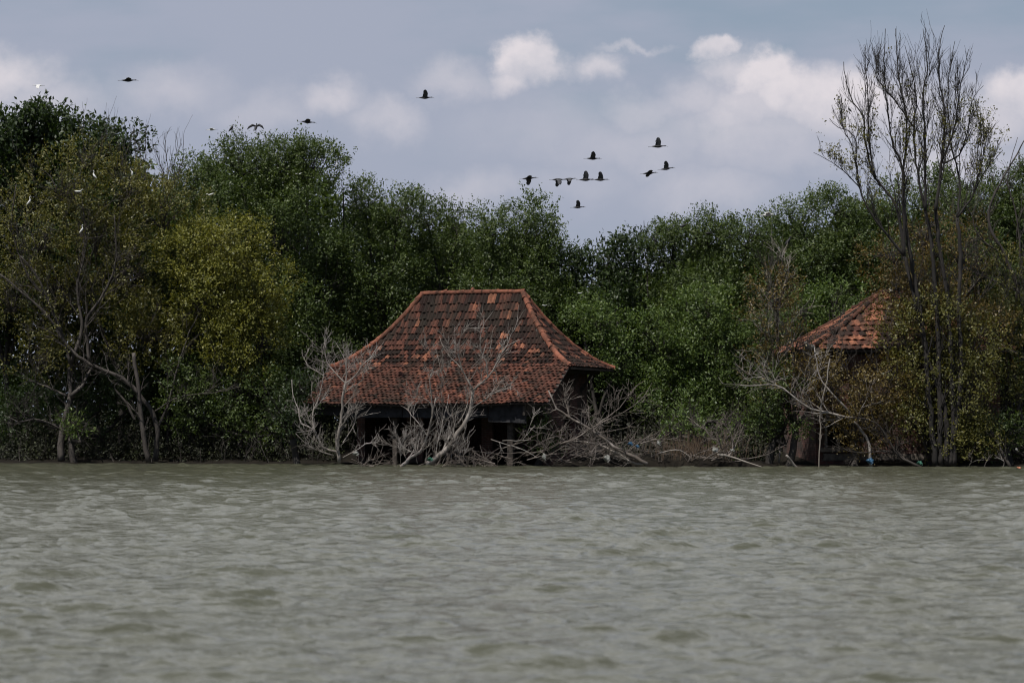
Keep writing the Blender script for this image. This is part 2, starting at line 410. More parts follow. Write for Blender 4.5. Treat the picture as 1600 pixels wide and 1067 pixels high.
LEAFTOT = [0]
def tree(name, label, cat, group, base, lobes, mat, bark, Y, seed, dens=1.0, ll=.11, lw=.052, depthk=.8, sub=.88,
         trunk_r=.14, per=16, sig=.17, ragged=.25, limbs=None, bare=0, bare_mat=None, thin=0.0, backcut=.35, fill=.5):
    """lobes: (px, py, rx_px, ry_px[, dY]) in photograph pixels at distance Y"""
    r = np.random.default_rng(seed)
    b = P(base, 727, Y); b[2] = -0.25 if Y < 88 else 0.05
    root = empty(name, b); tag(root, label, cat, group)
    parts = []; W = Wood(seed + 100, up=.55)
    mpp = Y / FPX
    tops = []
    for lb in lobes:
        px, py, rx, ry = lb[:4]; dY = lb[4] if len(lb) > 4 else 0.0
        c = P(px, py, Y + dY); a = np.array([rx * mpp, max(rx * mpp * depthk, 1.0), ry * mpp])
        tops.append((c, a))
        area = 4 * math.pi * ((a[0]*a[1])**1.6/3 + (a[0]*a[2])**1.6/3 + (a[1]*a[2])**1.6/3) ** (1/1.6)
        ns = max(6, int(area / (sub * sub * 2.0)))
        d = r.normal(0, 1, (ns, 3)); d /= np.linalg.norm(d, axis=1)[:, None]
        d = d[r.random(ns) > np.where(d[:, 1] > .35, backcut, 0)]
        ns = len(d)
        rr = np.where(r.random(ns) < fill, r.uniform(.78, 1.0, ns), r.uniform(.45, .85, ns))
        shr = np.maximum(1 - sub * .55 / a, .35)
        sc_ = c + d * a * shr * rr[:, None] + r.normal(0, .15, (ns, 3))
        sr = sub * r.uniform(.55, 1.2, ns)
        # twig centres on every sub-clump
        ncl = np.maximum(3, (dens * 30 * (sr / .75) ** 2).astype(int))
        si = np.repeat(np.arange(ns), ncl); m = len(si)
        e = r.normal(0, 1, (m, 3)) + d[si] * .65 + np.array([0, -.15, .5]); e /= np.linalg.norm(e, axis=1)[:, None]
        q = 1 - np.abs(r.normal(0, .17, m)); tipm = r.random(m) < ragged * .22
        q = np.where(tipm, q + r.uniform(.1, .36, m), q)
        cc = sc_[si] + e * (sr[si] * q)[:, None] * np.array([1, 1, .9])
        if thin > 0:
            keep = r.random(m) > thin; cc = cc[keep]; e = e[keep]
        cc_ok = cc[:, 2] > .25
        cc = cc[cc_ok]; e = e[cc_ok]
        parts.append(leaves(cc, e, per, sig, ll, lw, r))
        LEAFTOT[0] += len(cc) * per
        # twigs that carry them
        pick = r.choice(len(sc_), min(len(sc_), 9), replace=False)
        for i in pick:
            mid = (c + sc_[i]) / 2 + r.normal(0, .12, 3)
            W.limb([c - np.array([0, 0, a[2] * .3]), mid, sc_[i]], .035, .010, kids=4, klen=.8, depth=1, step=.35)
        for _ in range(bare):
            i = r.integers(len(sc_)); s0 = sc_[i]
            if d[i][1] < .3: W.grow(s0, np.array([r.normal(0, .3), -.25, 1.0]) , r.uniform(.9, 1.8), .014, 2, (5, 30), .13)
    top = P(base, 727, Y); zc = min(t[0][2] for t in tops)
    if limbs is None:
        hub = np.array([b[0] + r.normal(0, .25), b[1] + .1, max(.9, zc * .45)])
        W.limb([b, (b + hub) / 2 + r.normal(0, .08, 3), hub], trunk_r, trunk_r * .75)
        for c, a in tops:
            W.limb([hub, hub * .45 + c * .55 + r.normal(0, .25, 3) + np.array([0, 0, -.2 * a[2]]), c + np.array([0, 0, -a[2] * .2])], trunk_r * .6, .04, kids=3, klen=1.0, depth=1)
    else:
        for L in limbs: W.limb(*L[0], **L[1])
    W.mb.v = [v - np.array(root.location) for v in W.mb.v]
    W.build('trunk', bark, root)
    build_leaves('crown', parts, mat, root)
    return root

# ================================================================== HOUSES
def house_roof(mb_list, local_profile): pass

def tiles_on(mb, S, width_at, nrows, tw, r, tintf, lift=.045, over=1.25, curl=.040):
    """S(x, t)->(point) surface across x (metres along the eave) and t (0 ridge .. 1 eave); width_at(t)->(x0,x1)"""
    for j in range(nrows):
        t0 = j / nrows; t1 = min(1.015, (j + over) / nrows)
        x0, x1 = width_at((j + .5) / nrows)
        xs0 = math.floor(x0 / tw) * tw + (tw * .5 if j % 2 else 0)
        n = int((x1 - xs0) / tw) + 2
        for i in range(n):
            cx = xs0 + i * tw + r.normal(0, .006)
            if cx - tw * .30 < x0 or cx + tw * .30 > x1: continue
            tv = tintf(cx, (j + .5) / nrows)
            if tv < -1: continue
            hh = lift + r.normal(0, .010); sk = r.normal(0, .014); dt = r.normal(0, .006)
            prof = [(-.5, 0.0), (-.30, .30), (-.05, .85), (.15, .9), (.33, .35), (.5, .12)]
            V = []; 
            for (tt, hz) in ((t0, .004), ((t0 + t1) / 2, hh * .45), (t1 + dt, hh)):
                p0 = S(cx, tt); pe = S(cx, min(tt + .02, 1.03)); pf = S(cx + .1, tt)
                dn = np.cross(pf - p0, p0 - pe); dn /= np.linalg.norm(dn) + 1e-9
                if dn[2] < 0: dn = -dn
                for (u, h) in prof:
                    V.append(S(cx + u * tw * 1.04 + sk * (tt - t0) * nrows, tt) + dn * (hz + h * curl))
            k = len(prof); dn_t = dn * .016
            for (u, h) in prof: V.append(S(cx + u * tw * 1.04 + sk * (t1 - t0) * nrows, t1 + dt) + dn * (hh + h * curl - .016))
            F = []
            for a in range(3):
                for c in range(k - 1): F.append((a*k + c, a*k + c + 1, (a+1)*k + c + 1, (a+1)*k + c))
            mb.add(V, F, tv)

def cap_tiles(mb, pts, rad, L, r, tint=(.2, .9)):
    """half-round cap tiles laid along a ridge or hip"""
    p = smooth_path(pts, .05); seg = np.linalg.norm(np.diff(p, axis=0), axis=1); s = np.concatenate([[0], np.cumsum(seg)])
    tot = s[-1]; n = max(2, int(tot / L))
    def at(q): return np.array([np.interp(q, s, p[:, i]) for i in range(3)])
    for i in range(n):
        a = at(i * tot / n - .02); b = at(min(tot, (i + 1.12) * tot / n))
        if np.linalg.norm(b - a) < .05: continue
        rot = r.normal(0, .018, 3)
        V = []; d = b - a; d /= np.linalg.norm(d); sdv = np.cross(d, [0, 0, 1]); sdv /= np.linalg.norm(sdv); up = np.cross(sdv, d)
        for q, (c, rr) in enumerate(((a, rad * .86), ((a+b)/2, rad * .93), (b + rot, rad), (b + rot, rad * .82))):
            for k in range(9):
                an = math.pi * (-.12 + 1.24 * k / 8)
                V.append(c + sdv * math.cos(an) * rr + up * (math.sin(an) * rr))
        F = []
        for q in range(3):
            for k in range(8): F.append((q*9 + k, q*9 + k + 1, (q+1)*9 + k + 1, (q+1)*9 + k))
        mb.add(V, F, r.uniform(*tint))

def wall_with_holes(mb, x0, x1, z0, z1, y, th, holes, axis='x', t=.5):
    """a wall in the local xz (axis x) or yz plane, cut round its openings; pieces butt end to end"""
    xs = sorted(set([x0, x1] + [h[0] for h in holes] + [h[1] for h in holes]))
    for a, b in zip(xs[:-1], xs[1:]):
        hs = [h for h in holes if h[0] <= a + 1e-6 and h[1] >= b - 1e-6]
        segs = [(z0, z1)]
        for h in hs:
            segs = [(z0, h[2]), (h[3], z1)]
        for (c, d) in segs:
            if d - c < .01: continue
            if axis == 'x': mb.box(((a+b)/2, y, (c+d)/2), (b - a, th, d - c), t=t)
            else: mb.box((y, (a+b)/2, (c+d)/2), (th, b - a, d - c), t=t)

def hip_house(name, label, loc, rz, hx, hy, rx, zr, ze, seed, flare, nrows, front_drop=None, tintf=None, tw=.19, caprad=.10, capm='tile_cap'):
    r = np.random.default_rng(seed)
    root = empty(name, loc, rz); tag(root, label, 'house')
    def prof(t): return (1 + flare) * t - flare * t * t   # share of the drop at run t
    def Sfront(x, t): return np.array([x, -hy * t, zr - (zr - ze) * prof(t)])
    def Sback(x, t): return np.array([x, hy * t, zr - (zr - ze) * prof(t)])
    def Sright(y, t): return np.array([rx + (hx - rx) * t, y, zr - (zr - ze) * prof(t)])
    def Sleft(y, t): return np.array([-rx - (hx - rx) * t, y, zr - (zr - ze) * prof(t)])
    wf = lambda t: (-(rx + (hx - rx) * t), rx + (hx - rx) * t)
    ws = lambda t: (-hy * t, hy * t)
    # deck: a closed skin under the tiles
    deck = MB(); n = 10
    for S, w in ((Sfront, wf), (Sback, wf), (Sright, ws), (Sleft, ws)):
        V = []
        for i in range(n + 1):
            a, b = w(i / n)
            V += [S(a, i / n) - [0, 0, .03], S(b, i / n) - [0, 0, .03]]
        for i in range(n + 1):
            a, b = w(i / n)
            V += [S(a, i / n) - [0, 0, .09], S(b, i / n) - [0, 0, .09]]
        F = [(2*i, 2*i+1, 2*i+3, 2*i+2) for i in range(n)] + [(2*(n+1)+2*i+2, 2*(n+1)+2*i+3, 2*(n+1)+2*i+1, 2*(n+1)+2*i) for i in range(n)]
        F.append((2*n, 2*n+1, 2*(n+1)+2*n+1, 2*(n+1)+2*n))
        deck.add(V, F, 0.0)
    roof = deck.build('roof', M['old_wood'], root)
    tiles = MB()
    tiles_on(tiles, Sfront, wf, nrows, tw, r, tintf)
    tiles_on(tiles, Sback, wf, nrows, tw, r, tintf)
    tiles_on(tiles, Sright, ws, nrows, tw, r, tintf)
    tiles_on(tiles, Sleft, ws, nrows, tw, r, tintf)
    tiles.build('roof_tiles', M['tile'], roof)
    cap = MB(); cap_tiles(cap, [(-rx - .08, 0, zr + .02), (0, 0, zr + .035), (rx + .08, 0, zr + .02)], caprad * .95, .33, r, (.1, .75))
    cap.build('ridge_tiles', M[capm], roof)
    for sx in (-1, 1):
        for sy in (-1, 1):
            c = MB(); pts = [np.array([sx * (rx + (hx - rx) * t), sy * hy * t, zr - (zr - ze) * prof(t) + .03]) for t in np.linspace(0, 1.0, 9)]
            cap_tiles(c, pts, caprad, .30, r); c.build('hip_tiles', M[capm], roof)
    return root, roof, r

# ---- the big house by the water
HX, HY, RX, ZR, ZE = 4.5, 2.4, 1.9, 6.05, 3.36
hc = P(738, 457, 86.0)
_nr = np.random.default_rng(99)
_patch = {}
def tint_main(x, t):
    """lichen-blackened tiles with replaced orange ones"""
    u = _nr.random()
    if _nr.random() < .006: return -2
    band = math.sin(x * 1.7 + 4 * t) * math.sin(x * .8 - 7 * t + 1)
    if u < .06 + .11 * (band > .25): return _nr.uniform(.82, 1.0)
    if u < .42 + .14 * math.sin(x * 5.1 + math.sin(t * 3)): return _nr.uniform(.50, .74)
    return _nr.uniform(.0, .42)
def tint_porch(x, t):
    u = _nr.random()
    if u < .05: return _nr.uniform(.8, .9)
    if u < .88: return _nr.uniform(.56, .78)
    return _nr.uniform(.1, .5)
main, roof, hr = hip_house('brick_house', 'large flooded brick house with steep blackened orange tile roof, dead trees before its porch',
    (hc[0], 86.0, 0), R(-20), HX, HY, RX, ZR, ZE, 21, .60, 13, tintf=tint_main, tw=.145)
# porch roof: lower slope that runs on towards the water
PY0, PY1, PZ0, PZ1 = -HY + .12, -4.65, ZE + .10, 2.12
def Sporch(x, t):
    sag = -.05 * math.sin(math.pi * min(max((x + HX) / (2 * HX), 0), 1)) * t + .02 * math.sin(x * 2.3) * t
    return np.array([x, PY0 + (PY1 - PY0) * t, PZ0 + (PZ1 - PZ0) * ((1.12) * t - .12 * t * t) + sag])
porch_deck = MB(); V = []; n = 24
for i in range(n + 1):
    x = -HX + .03 + (2 * HX - .06) * i / n
    V += [Sporch(x, 0) - [0, 0, .03], Sporch(x, .985) - [0, 0, .03], Sporch(x, .985) - [0, 0, .075], Sporch(x, 0) - [0, 0, .075]]
F = []
for i in range(n):
    for k in range(4): F.append((4*i + k, 4*i + (k+1) % 4, 4*i + 4 + (k+1) % 4, 4*i + 4 + k))
porch_deck.add(V, F)
porch = porch_deck.build('porch_roof', M['old_wood'], main)
pt = MB(); tiles_on(pt, Sporch, lambda t: (-HX, HX), 16, .165, hr, tint_porch, lift=.034, curl=.036)
pt.build('roof_tiles', M['tile'], porch)
# timber under the eaves
bm_ = MB()
for k in range(15):
    x = -HX + .25 + k * (2 * HX - .5) / 14
    a = Sporch(x, .02) - [0, 0, .12]; b = Sporch(x, .97) - [0, 0, .12]; bm_.bar(a, b, .05, .08)
bm_.build('rafters', M['old_wood'], porch)
fb = MB(); 
for x0, x1, dz, hh, ro in ((-4.2, -2.9, .03, .30, 1.5), (-2.86, -.9, 0, .42, -.8), (-.86, .9, -.04, .36, 1.1), (.95, 2.2, .03, .5, -1.2), (2.26, 3.6, -.06, .62, 2.0)):
    fb.box(((x0+x1)/2, -4.30 + dz, 1.83 + dz), (x1 - x0, .05, hh), Matrix.Rotation(R(ro), 3, 'Y'))
fb.build('fascia_board', M['fascia'], main)
wl = MB()
wall_with_holes(wl, -3.6, 3.6, -.6, 3.22, -1.9, .15, [(-3.3, -1.7, -.58, 1.85), (-1.1, 1.1, -.58, 1.85), (1.5, 3.2, -.58, 1.8)], 'x')
wall_with_holes(wl, -1.825, 1.975, -.6, 3.22, 3.525, .15, [(-.4, .6, .6, 1.8)], 'y')
wall_with_holes(wl, -1.825, 1.975, -.6, 3.22, -3.525, .15, [], 'y')
wall_with_holes(wl, -3.6, 3.6, -.6, 3.22, 2.05, .15, [], 'x')
wl.build('wall', M['brick'], main)
for x in (-1.3, 2.9):
    c = MB(); w = .19 if x > 1 else .15
    c.box((x, -3.95, .5), (w, w, 2.2)); c.box((x, -3.95, 1.57), (w + .08, w + .08, .07)); c.build('column', M['old_wood'], main)
gf = MB()   # small gable end filling between porch and side eave
gf.add([(3.52, -1.98, 3.2), (3.52, -4.5, 2.02), (3.52, -4.5, 1.7), (3.52, -1.98, 1.7), (3.60, -1.98, 3.2), (3.60, -4.5, 2.02), (3.60, -4.5, 1.7), (3.60, -1.98, 1.7)],
       [(0,1,2,3), (4,7,6,5), (0,4,5,1), (1,5,6,2), (2,6,7,3), (3,7,4,0)])
gf.build('gable_boards', M['old_wood'], main)
for yy in (-1.6, -.2, 1.4):
    b = MB(); b.bar((3.6, yy, 2.55), (4.02, yy, 3.18), .07, .09); b.build('brace', M['old_wood'], main)
eb = MB(); eb.bar((3.98, -2.3, 3.22), (3.98, 2.3, 3.22), .07, .12); eb.build('eave_beam', M['old_wood'], main)
fn = MB(); fn.tube([(.02, 0, 6.12), (.02, 0, 6.2), (.03, 0, 6.26)], [.10, .075, .03], 8); fn.build('ridge_knob', M['tile_cap'], roof)

# ---- the second house, behind olive scrub
def tint_second(x, t):
    u = _nr.random(); b = math.sin(x * 1.3 + 2.2) + .6 * math.sin(x * 3.1 + t * 5)
    if b > .9: return _nr.uniform(.05, .5)
    return _nr.uniform(.84, 1.0) if u < .68 else _nr.uniform(.3, .7)
h2 = P(1392, 455, 84.5)
second, roof2, h2r = hip_house('brick_house', 'smaller brick house with pyramid tile roof half hidden by olive scrub',
    (h2[0], 84.5, 0), R(6), 3.55, 3.0, .35, 6.0, 3.92, 31, .18, 11, tintf=tint_second, tw=.24, caprad=.09, capm='tile')
w2 = MB()
wall_with_holes(w2, -3.3, 3.1, -.6, 3.75, -2.5, .15, [(-3.0, -2.0, .62, 1.70), (.6, 1.7, .62, 1.9)], 'x')
wall_with_holes(w2, -2.425, 2.425, -.6, 3.75, -3.225, .15, [], 'y'); wall_with_holes(w2, -2.425, 2.425, -.6, 3.75, 3.025, .15, [], 'y')
wall_with_holes(w2, -3.3, 3.1, -.6, 3.75, 2.5, .15, [], 'x')
w2.build('wall', M['brick'], second)
for (x0, x1, z0, z1) in ((-3.0, -2.0, .62, 1.70), (.6, 1.7, .62, 1.9)):
    f = MB()
    for x in (x0 + .045, x1 - .045): f.box((x, -2.52, (z0+z1)/2), (.09, .17, z1 - z0))
    f.box(((x0+x1)/2, -2.52, z1 - .045), (x1 - x0 - .18, .17, .09)); wfz = f.build('window_frame', M['plaster'], second)
    s = MB(); s.box(((x0+x1)/2, -2.62, z0 - .075), (x1 - x0 + .35, .30, .15)); s.build('sill', M['concrete'], wfz)
pb = MB(); pb.box((-.9, -2.61, .30), (4.3, .06, .22)); pb.build('plinth_band', M['concrete'], second)
fb2 = MB(); fb2.box((.65, -2.98, 3.78), (1.6, .04, .18)); fb2.build('fascia_board', M['plaster'], second)
fin = MB(); fin.tube([(-3.5, -2.95, 3.95), (-3.72, -3.15, 4.0), (-3.8, -3.25, 4.13)], [.13, .11, .05], 8); fin.build('hip_finial', M['plaster'], roof2)
fin = MB(); fin.tube([(0, 0, 6.03), (0.02, 0, 6.1), (.05, 0, 6.14)], [.11, .08, .04], 8); fin.build('ridge_knob', M['plaster'], roof2)

exec_after = []
# ================================================================== TREES
GB = 'dense green mangroves along the skyline'
# back row: (label, base, lobes, mat, Y, seed, kw)
T = tree
T('mangrove_tree', 'tall dark mangrove with large leaves at the top of the left edge', 'tree', GB, 20,
  [(-30, 240, 90, 75), (50, 210, 75, 48), (95, 300, 90, 110), (10, 420, 120, 130)], M['leaf_dark'], M['bark_dark'], 93, 1, ll=.19, lw=.10, dens=.75, ragged=.5, per=11, sig=.22)
T('mangrove_tree', 'dark broad-leaved mangrove crown between the left edge and the bare twigs', 'tree', GB, 190,
  [(182, 243, 54, 44), (160, 330, 90, 90), (205, 420, 100, 130)], M['leaf_dark'], M['bark_dark'], 91.5, 2, ll=.18, lw=.095, dens=.75, ragged=.5, per=11, sig=.22)
T('mangrove_tree', 'tallest rounded green mangrove with dark birds perched on its top', 'tree', GB, 430,
  [(375, 262, 52, 52), (430, 262, 62, 55), (482, 275, 50, 62), (440, 370, 100, 100), (500, 480, 85, 120), (400, 520, 110, 130)], M['leaf_green'], M['bark_dark'], 91, 3, ragged=.45)
T('mangrove_tree', 'low green mangrove filling the gap right of bare twigs', 'tree', GB, 300,
  [(292, 300, 50, 50), (310, 400, 90, 110)], M['leaf_green'], M['bark_dark'], 90, 4, ragged=.4)
T('mangrove_tree', 'green mangrove sloping down right of the tallest rounded tree', 'tree', GB, 600,
  [(572, 325, 46, 42), (622, 340, 52, 46), (590, 430, 85, 100), (560, 560, 90, 110)], M['leaf_green'], M['bark_dark'], 92.5, 5, ragged=.6)
T('mangrove_tree', 'green mangrove with spiky top directly above the big roof', 'tree', GB, 700,
  [(672, 352, 44, 42), (712, 365, 45, 44), (690, 450, 75, 90), (660, 560, 90, 100)], M['leaf_green'], M['bark_dark'], 93.5, 6, ragged=.75)
T('mangrove_tree', 'pale green airy mangrove crown above the right end of the roof ridge', 'tree', GB, 810,
  [(770, 360, 42, 42), (822, 365, 50, 46), (850, 420, 42, 62), (790, 460, 85, 90), (800, 580, 100, 100)], M['leaf_green'], M['bark_dark'], 92.5, 7, ragged=.6, thin=.1)
T('mangrove_tree', 'lowest dark mangrove in the dip of the skyline right of the roof', 'tree', GB, 930,
  [(900, 425, 42, 32), (948, 418, 44, 32), (990, 412, 38, 34), (930, 500, 90, 80), (900, 590, 90, 80)], M['leaf_dark'], M['bark_dark'], 93.5, 8, ll=.15, lw=.075, dens=.8, per=13)
T('mangrove_tree', 'broad green mangrove right of the skyline dip with white bird on top', 'tree', GB, 1120,
  [(1050, 395, 45, 46), (1105, 380, 60, 48), (1165, 375, 58, 45), (1100, 480, 100, 90), (1190, 480, 80, 100), (1120, 600, 110, 90)], M['leaf_green'], M['bark_dark'], 93, 9, ragged=.5)
T('mangrove_tree', 'dark green mangrove just left of the tall bare tree', 'tree', GB, 1300,
  [(1250, 345, 48, 45), (1310, 338, 58, 50), (1280, 430, 85, 85), (1350, 400, 70, 90), (1300, 560, 110, 110)], M['leaf_green'], M['bark_dark'], 94, 10, ragged=.5)
T('mangrove_tree', 'dense green mangrove directly behind the tall bare tree', 'tree', GB, 1430,
  [(1395, 330, 55, 48), (1455, 325, 55, 48), (1430, 430, 90, 90), (1430, 560, 100, 100)], M['leaf_green'], M['bark_dark'], 95, 11, ragged=.5)
T('mangrove_tree', 'green mangrove rising behind bare twigs at the right edge', 'tree', GB, 1560,
  [(1520, 325, 45, 50), (1580, 310, 55, 55), (1630, 300, 50, 60), (1560, 420, 90, 100), (1600, 540, 100, 120)], M['leaf_green'], M['bark_dark'], 94, 12, ragged=.5)
# middle row
GM = 'green bushy trees between the two houses'
T('mangrove_tree', 'bright green bushy tree right of the big house, largest of its row', 'tree', GM, 1060,
  [(1085, 490, 55, 48), (1035, 545, 62, 60), (1110, 560, 70, 65), (1060, 640, 80, 55)], M['leaf_bright'], M['bark_dark'], 88, 13, depthk=.7)
T('mangrove_tree', 'small bright green tree touching the right eave of the big house', 'tree', GM, 940,
  [(945, 510, 34, 42), (965, 570, 50, 50), (910, 500, 30, 40, 2)], M['leaf_bright'], M['bark_dark'], 90, 14, depthk=.8)
T('mangrove_tree', 'dark green bushy tree standing between bright tree and olive scrub', 'tree', GM, 1180,
  [(1175, 560, 50, 70), (1180, 640, 60, 55)], M['leaf_green'], M['bark_dark'], 88, 15)
T('mangrove_tree', 'bright green treetop just above the left slope of the second roof', 'tree', GM, 1310,
  [(1305, 475, 45, 38), (1250, 500, 45, 50), (1240, 600, 50, 60)], M['leaf_bright'], M['bark_dark'], 89.5, 16)
T('mangrove_tree', 'dark shrubby tree at the left end of the big house', 'tree', 'dark low trees at the water on the left', 470,
  [(480, 530, 50, 60), (455, 620, 60, 60), (500, 610, 45, 60)], M['leaf_green'], M['bark_dark'], 90.5, 17)
T('green_shrub', 'dark shrub hugging the left corner of the porch behind the bare dead shrub tree', 'shrub', 'dark low trees at the water on the left', 468,
  [(452, 655, 20, 46), (464, 612, 14, 18)], M['leaf_dark'], M['bark_dark'], 82.6, 35, dens=.7, depthk=.5, sub=.55)
# left: olive trees in front
GO = 'olive trees leaning over the water on the left'
r_ = np.random.default_rng(40)
z4 = zp((0, 400), 3.1375, 86.2, .8, r_)
limA = [((z4((300,1005), (300,900), (315,800), (345,690), (340,600), (350,520)), .14, .07), dict(kids=5, klen=1.6, depth=2, start=.45)),
        ((z4((345,690), (400,640), (425,590), (470,520)), .085, .03), dict(kids=4, klen=1.3, depth=2)),
        ((z4((325,685), (230,640), (150,612), (90,640)), .05, .015), dict(kids=6, klen=1.1, depth=2)),
        ((z4((345,530), (300,380), (250,250), (180,100), (100,0)), .07, .025), dict(kids=8, klen=1.4, depth=2)),
        ((z4((300,850), (200,800), (90,810), (20,780)), .035, .012), dict(kids=8, klen=1.0, depth=2)),
        ((z4((350,520), (400,350), (380,150), (420,-60), (400,-300)), .08, .02), dict(kids=12, klen=1.8, depth=2)),
        ((z4((250,250), (120,60), (60,-150), (80,-350)), .05, .02), dict(kids=9, klen=1.8, depth=2))]
T('olive_tree', 'olive tree with thick pale trunk in the water at far left', 'tree', GO, 96,
  [(60, 370, 85, 80), (20, 470, 60, 75), (110, 470, 70, 65), (90, 290, 70, 60), (60, 560, 50, 45)], M['leaf_olive'], M['bark_grey'], 87, 18, limbs=limA, dens=.55, thin=.15, bare=4, ll=.10, lw=.045, ragged=.7, per=14)
limC = [((z4((765,1005), (770,850), (730,740), (600,600), (440,530), (330,440), (240,300), (120,190), (0,90)), .10, .035), dict(kids=16, klen=1.4, depth=2, start=.3)),
        ((z4((600,600), (560,640), (620,720), (660,800)), .03, .05), dict()),
        ((z4((770,850), (830,700), (900,450), (975,280), (1060,150)), .055, .015), dict(kids=9, klen=1.4, depth=2)),
        ((z4((440,530), (420,330), (480,230), (540,120), (570,0), (560,-200)), .075, .02), dict(kids=12, klen=1.6, depth=2)),
        ((z4((760,760), (880,690), (1050,670), (1180,640)), .03, .01), dict(kids=8, klen=1.1, depth=2))]
T('olive_tree', 'leaning olive tree whose long limb arches left above the bare snag', 'tree', GO, 244,
  [(190, 430, 85, 80), (255, 340, 80, 62), (200, 300, 60, 45), (150, 380, 60, 70), (230, 520, 80, 60), (130, 250, 40, 45)], M['leaf_olive'], M['bark_grey'], 87.5, 19, limbs=limC, dens=.62, thin=.10, bare=4, ll=.10, lw=.045, ragged=.6, per=14)
T('olive_tree', 'yellow-green rounded olive tree, brightest crown of the left bank', 'tree', GO, 370,
  [(365, 395, 85, 62), (400, 450, 68, 62), (330, 480, 90, 75), (390, 545, 75, 60), (290, 400, 55, 55)], M['leaf_gold'], M['bark_dark'], 87.2, 20, dens=.85, bare=1, ll=.10, lw=.048, ragged=.4)
T('green_shrub', 'dark green shrub hanging low over the water under the yellow-green tree', 'shrub', 'dark low trees at the water on the left', 380,
  [(375, 625, 70, 55), (300, 620, 55, 60), (415, 660, 40, 40)], M['leaf_green'], M['bark_dark'], 87, 22, dens=.75, thin=.1)
T('green_shrub', 'small dark shrub in the shade beside the thick pale trunk', 'shrub', 'dark low trees at the water on the left', 150,
  [(150, 640, 50, 45), (30, 640, 50, 60), (200, 620, 40, 60)], M['leaf_dark'], M['bark_dark'], 89, 23, dens=.7)
sn = Wood(77, .2); zs = zp((0, 400), 3.1375, 85.6)
sn.limb(zs((728,1012), (705,880), (685,720), (668,570), (655,475)), .10, .07, kids=7, klen=.9, depth=1, start=.2)
so = empty('dead_snag', P(231, 727, 85.6)); tag(so, 'pale broken-topped bare trunk standing upright in front of leaning olive tree', 'dead tree')
sn.mb.v = [v - np.array(so.location) for v in sn.mb.v]; sn.build('trunk', M['bark_grey'], so)

# right: olive scrub round the second house
GR = 'olive brown scrub round the second house'
z5 = lambda *p: zp((1160, 380), 2.884, 80.6, .7, r_)(*p)
T('olive_shrub', 'sparse brown-olive shrub with pale twigs at the left corner of the second house', 'shrub', GR, 1230,
  [(1215, 470, 44, 52), (1240, 540, 52, 36), (1200, 590, 42, 40), (1255, 600, 40, 38)], M['leaf_brown'], M['bark_grey'], 80.8, 24, dens=.5, thin=.15, bare=5, ll=.095, lw=.042, ragged=.8, per=12)
T('olive_shrub', 'brown-olive bush in front of the second house above its dark window', 'shrub', GR, 1330,
  [(1262, 588, 44, 32), (1305, 605, 52, 36), (1345, 655, 34, 30), (1355, 625, 58, 46), (1392, 592, 45, 42), (1370, 675, 60, 40)], M['leaf_brown'], M['bark_grey'], 80.3, 25, dens=.85, thin=.08, bare=3, ll=.095, lw=.042, ragged=.7, depthk=.5, per=12)
T('olive_shrub', 'brown-olive scrub hiding the peak and right slope of the second roof', 'shrub', GR, 1450,
  [(1402, 446, 30, 22), (1428, 462, 36, 44), (1405, 500, 18, 30), (1465, 440, 45, 45), (1500, 490, 50, 45), (1545, 530, 40, 40), (1440, 500, 30, 30)], M['leaf_brown'], M['bark_grey'], 80.9, 34, dens=.75, thin=.08, bare=4, ll=.095, lw=.042, ragged=.8, depthk=.5, per=12)
T('olive_shrub', 'olive thicket around the foot of the tall bare tree', 'shrub', GR, 1470,
  [(1420, 530, 34, 60), (1460, 505, 46, 42), (1520, 540, 40, 40), (1455, 600, 60, 60), (1500, 620, 52, 65), (1440, 670, 65, 45), (1500, 690, 60, 35)], M['leaf_olive'], M['bark_dark'], 80.2, 26, dens=.9, thin=.05, bare=2, ll=.095, lw=.042, ragged=.6, depthk=.6)
T('olive_tree', 'brown-olive tree top hanging behind the trunks of the tall bare tree', 'tree', GR, 1440,
  [(1400, 400, 50, 45), (1445, 370, 55, 50), (1500, 400, 45, 55), (1430, 455, 40, 40), (1490, 470, 50, 50)], M['leaf_brown'], M['bark_grey'], 87.5, 27, dens=.45, thin=.2, bare=3, ll=.095, lw=.042, ragged=.7, per=12)
T('olive_tree', 'olive tree leaning in from the lower right edge', 'tree', GR, 1580,
  [(1570, 520, 50, 60), (1620, 560, 60, 80), (1570, 620, 50, 55), (1590, 440, 40, 50)], M['leaf_olive'], M['bark_grey'], 82.5, 28, dens=.6, thin=.15, bare=3, ll=.095, lw=.042, ragged=.6)
T('green_shrub', 'dark green shrub at the water in the lower right corner', 'shrub', GR, 1580,
  [(1560, 685, 55, 38), (1625, 690, 50, 45)], M['leaf_green'], M['bark_dark'], 81, 29, dens=.6)
T('green_shrub', 'dark green shrub under the dead limbs left of the second house window', 'shrub', GR, 1200,
  [(1200, 640, 38, 42), (1222, 600, 30, 34), (1222, 670, 20, 36)], M['leaf_green'], M['bark_dark'], 80.9, 30, dens=.8, depthk=.5, sub=.6)
T('green_shrub', 'small green shrub growing inside the porch behind the end column', 'shrub', 'small green shoots among the driftwood', 835,
  [(838, 660, 26, 30), (850, 690, 22, 20)], M['leaf_green'], M['bark_dark'], 81.8, 31, dens=.5, sub=.4, per=12)
T('green_shrub', 'small leafy shoots above the dry reeds between the fallen trees', 'shrub', 'small green shoots among the driftwood', 1100,
  [(1045, 676, 16, 12), (1085, 668, 24, 16), (1150, 665, 28, 20), (1140, 690, 30, 14)], M['leaf_bright'], M['bark_grey'], 81.5, 32, dens=.35, sub=.35, per=9, sig=.14)
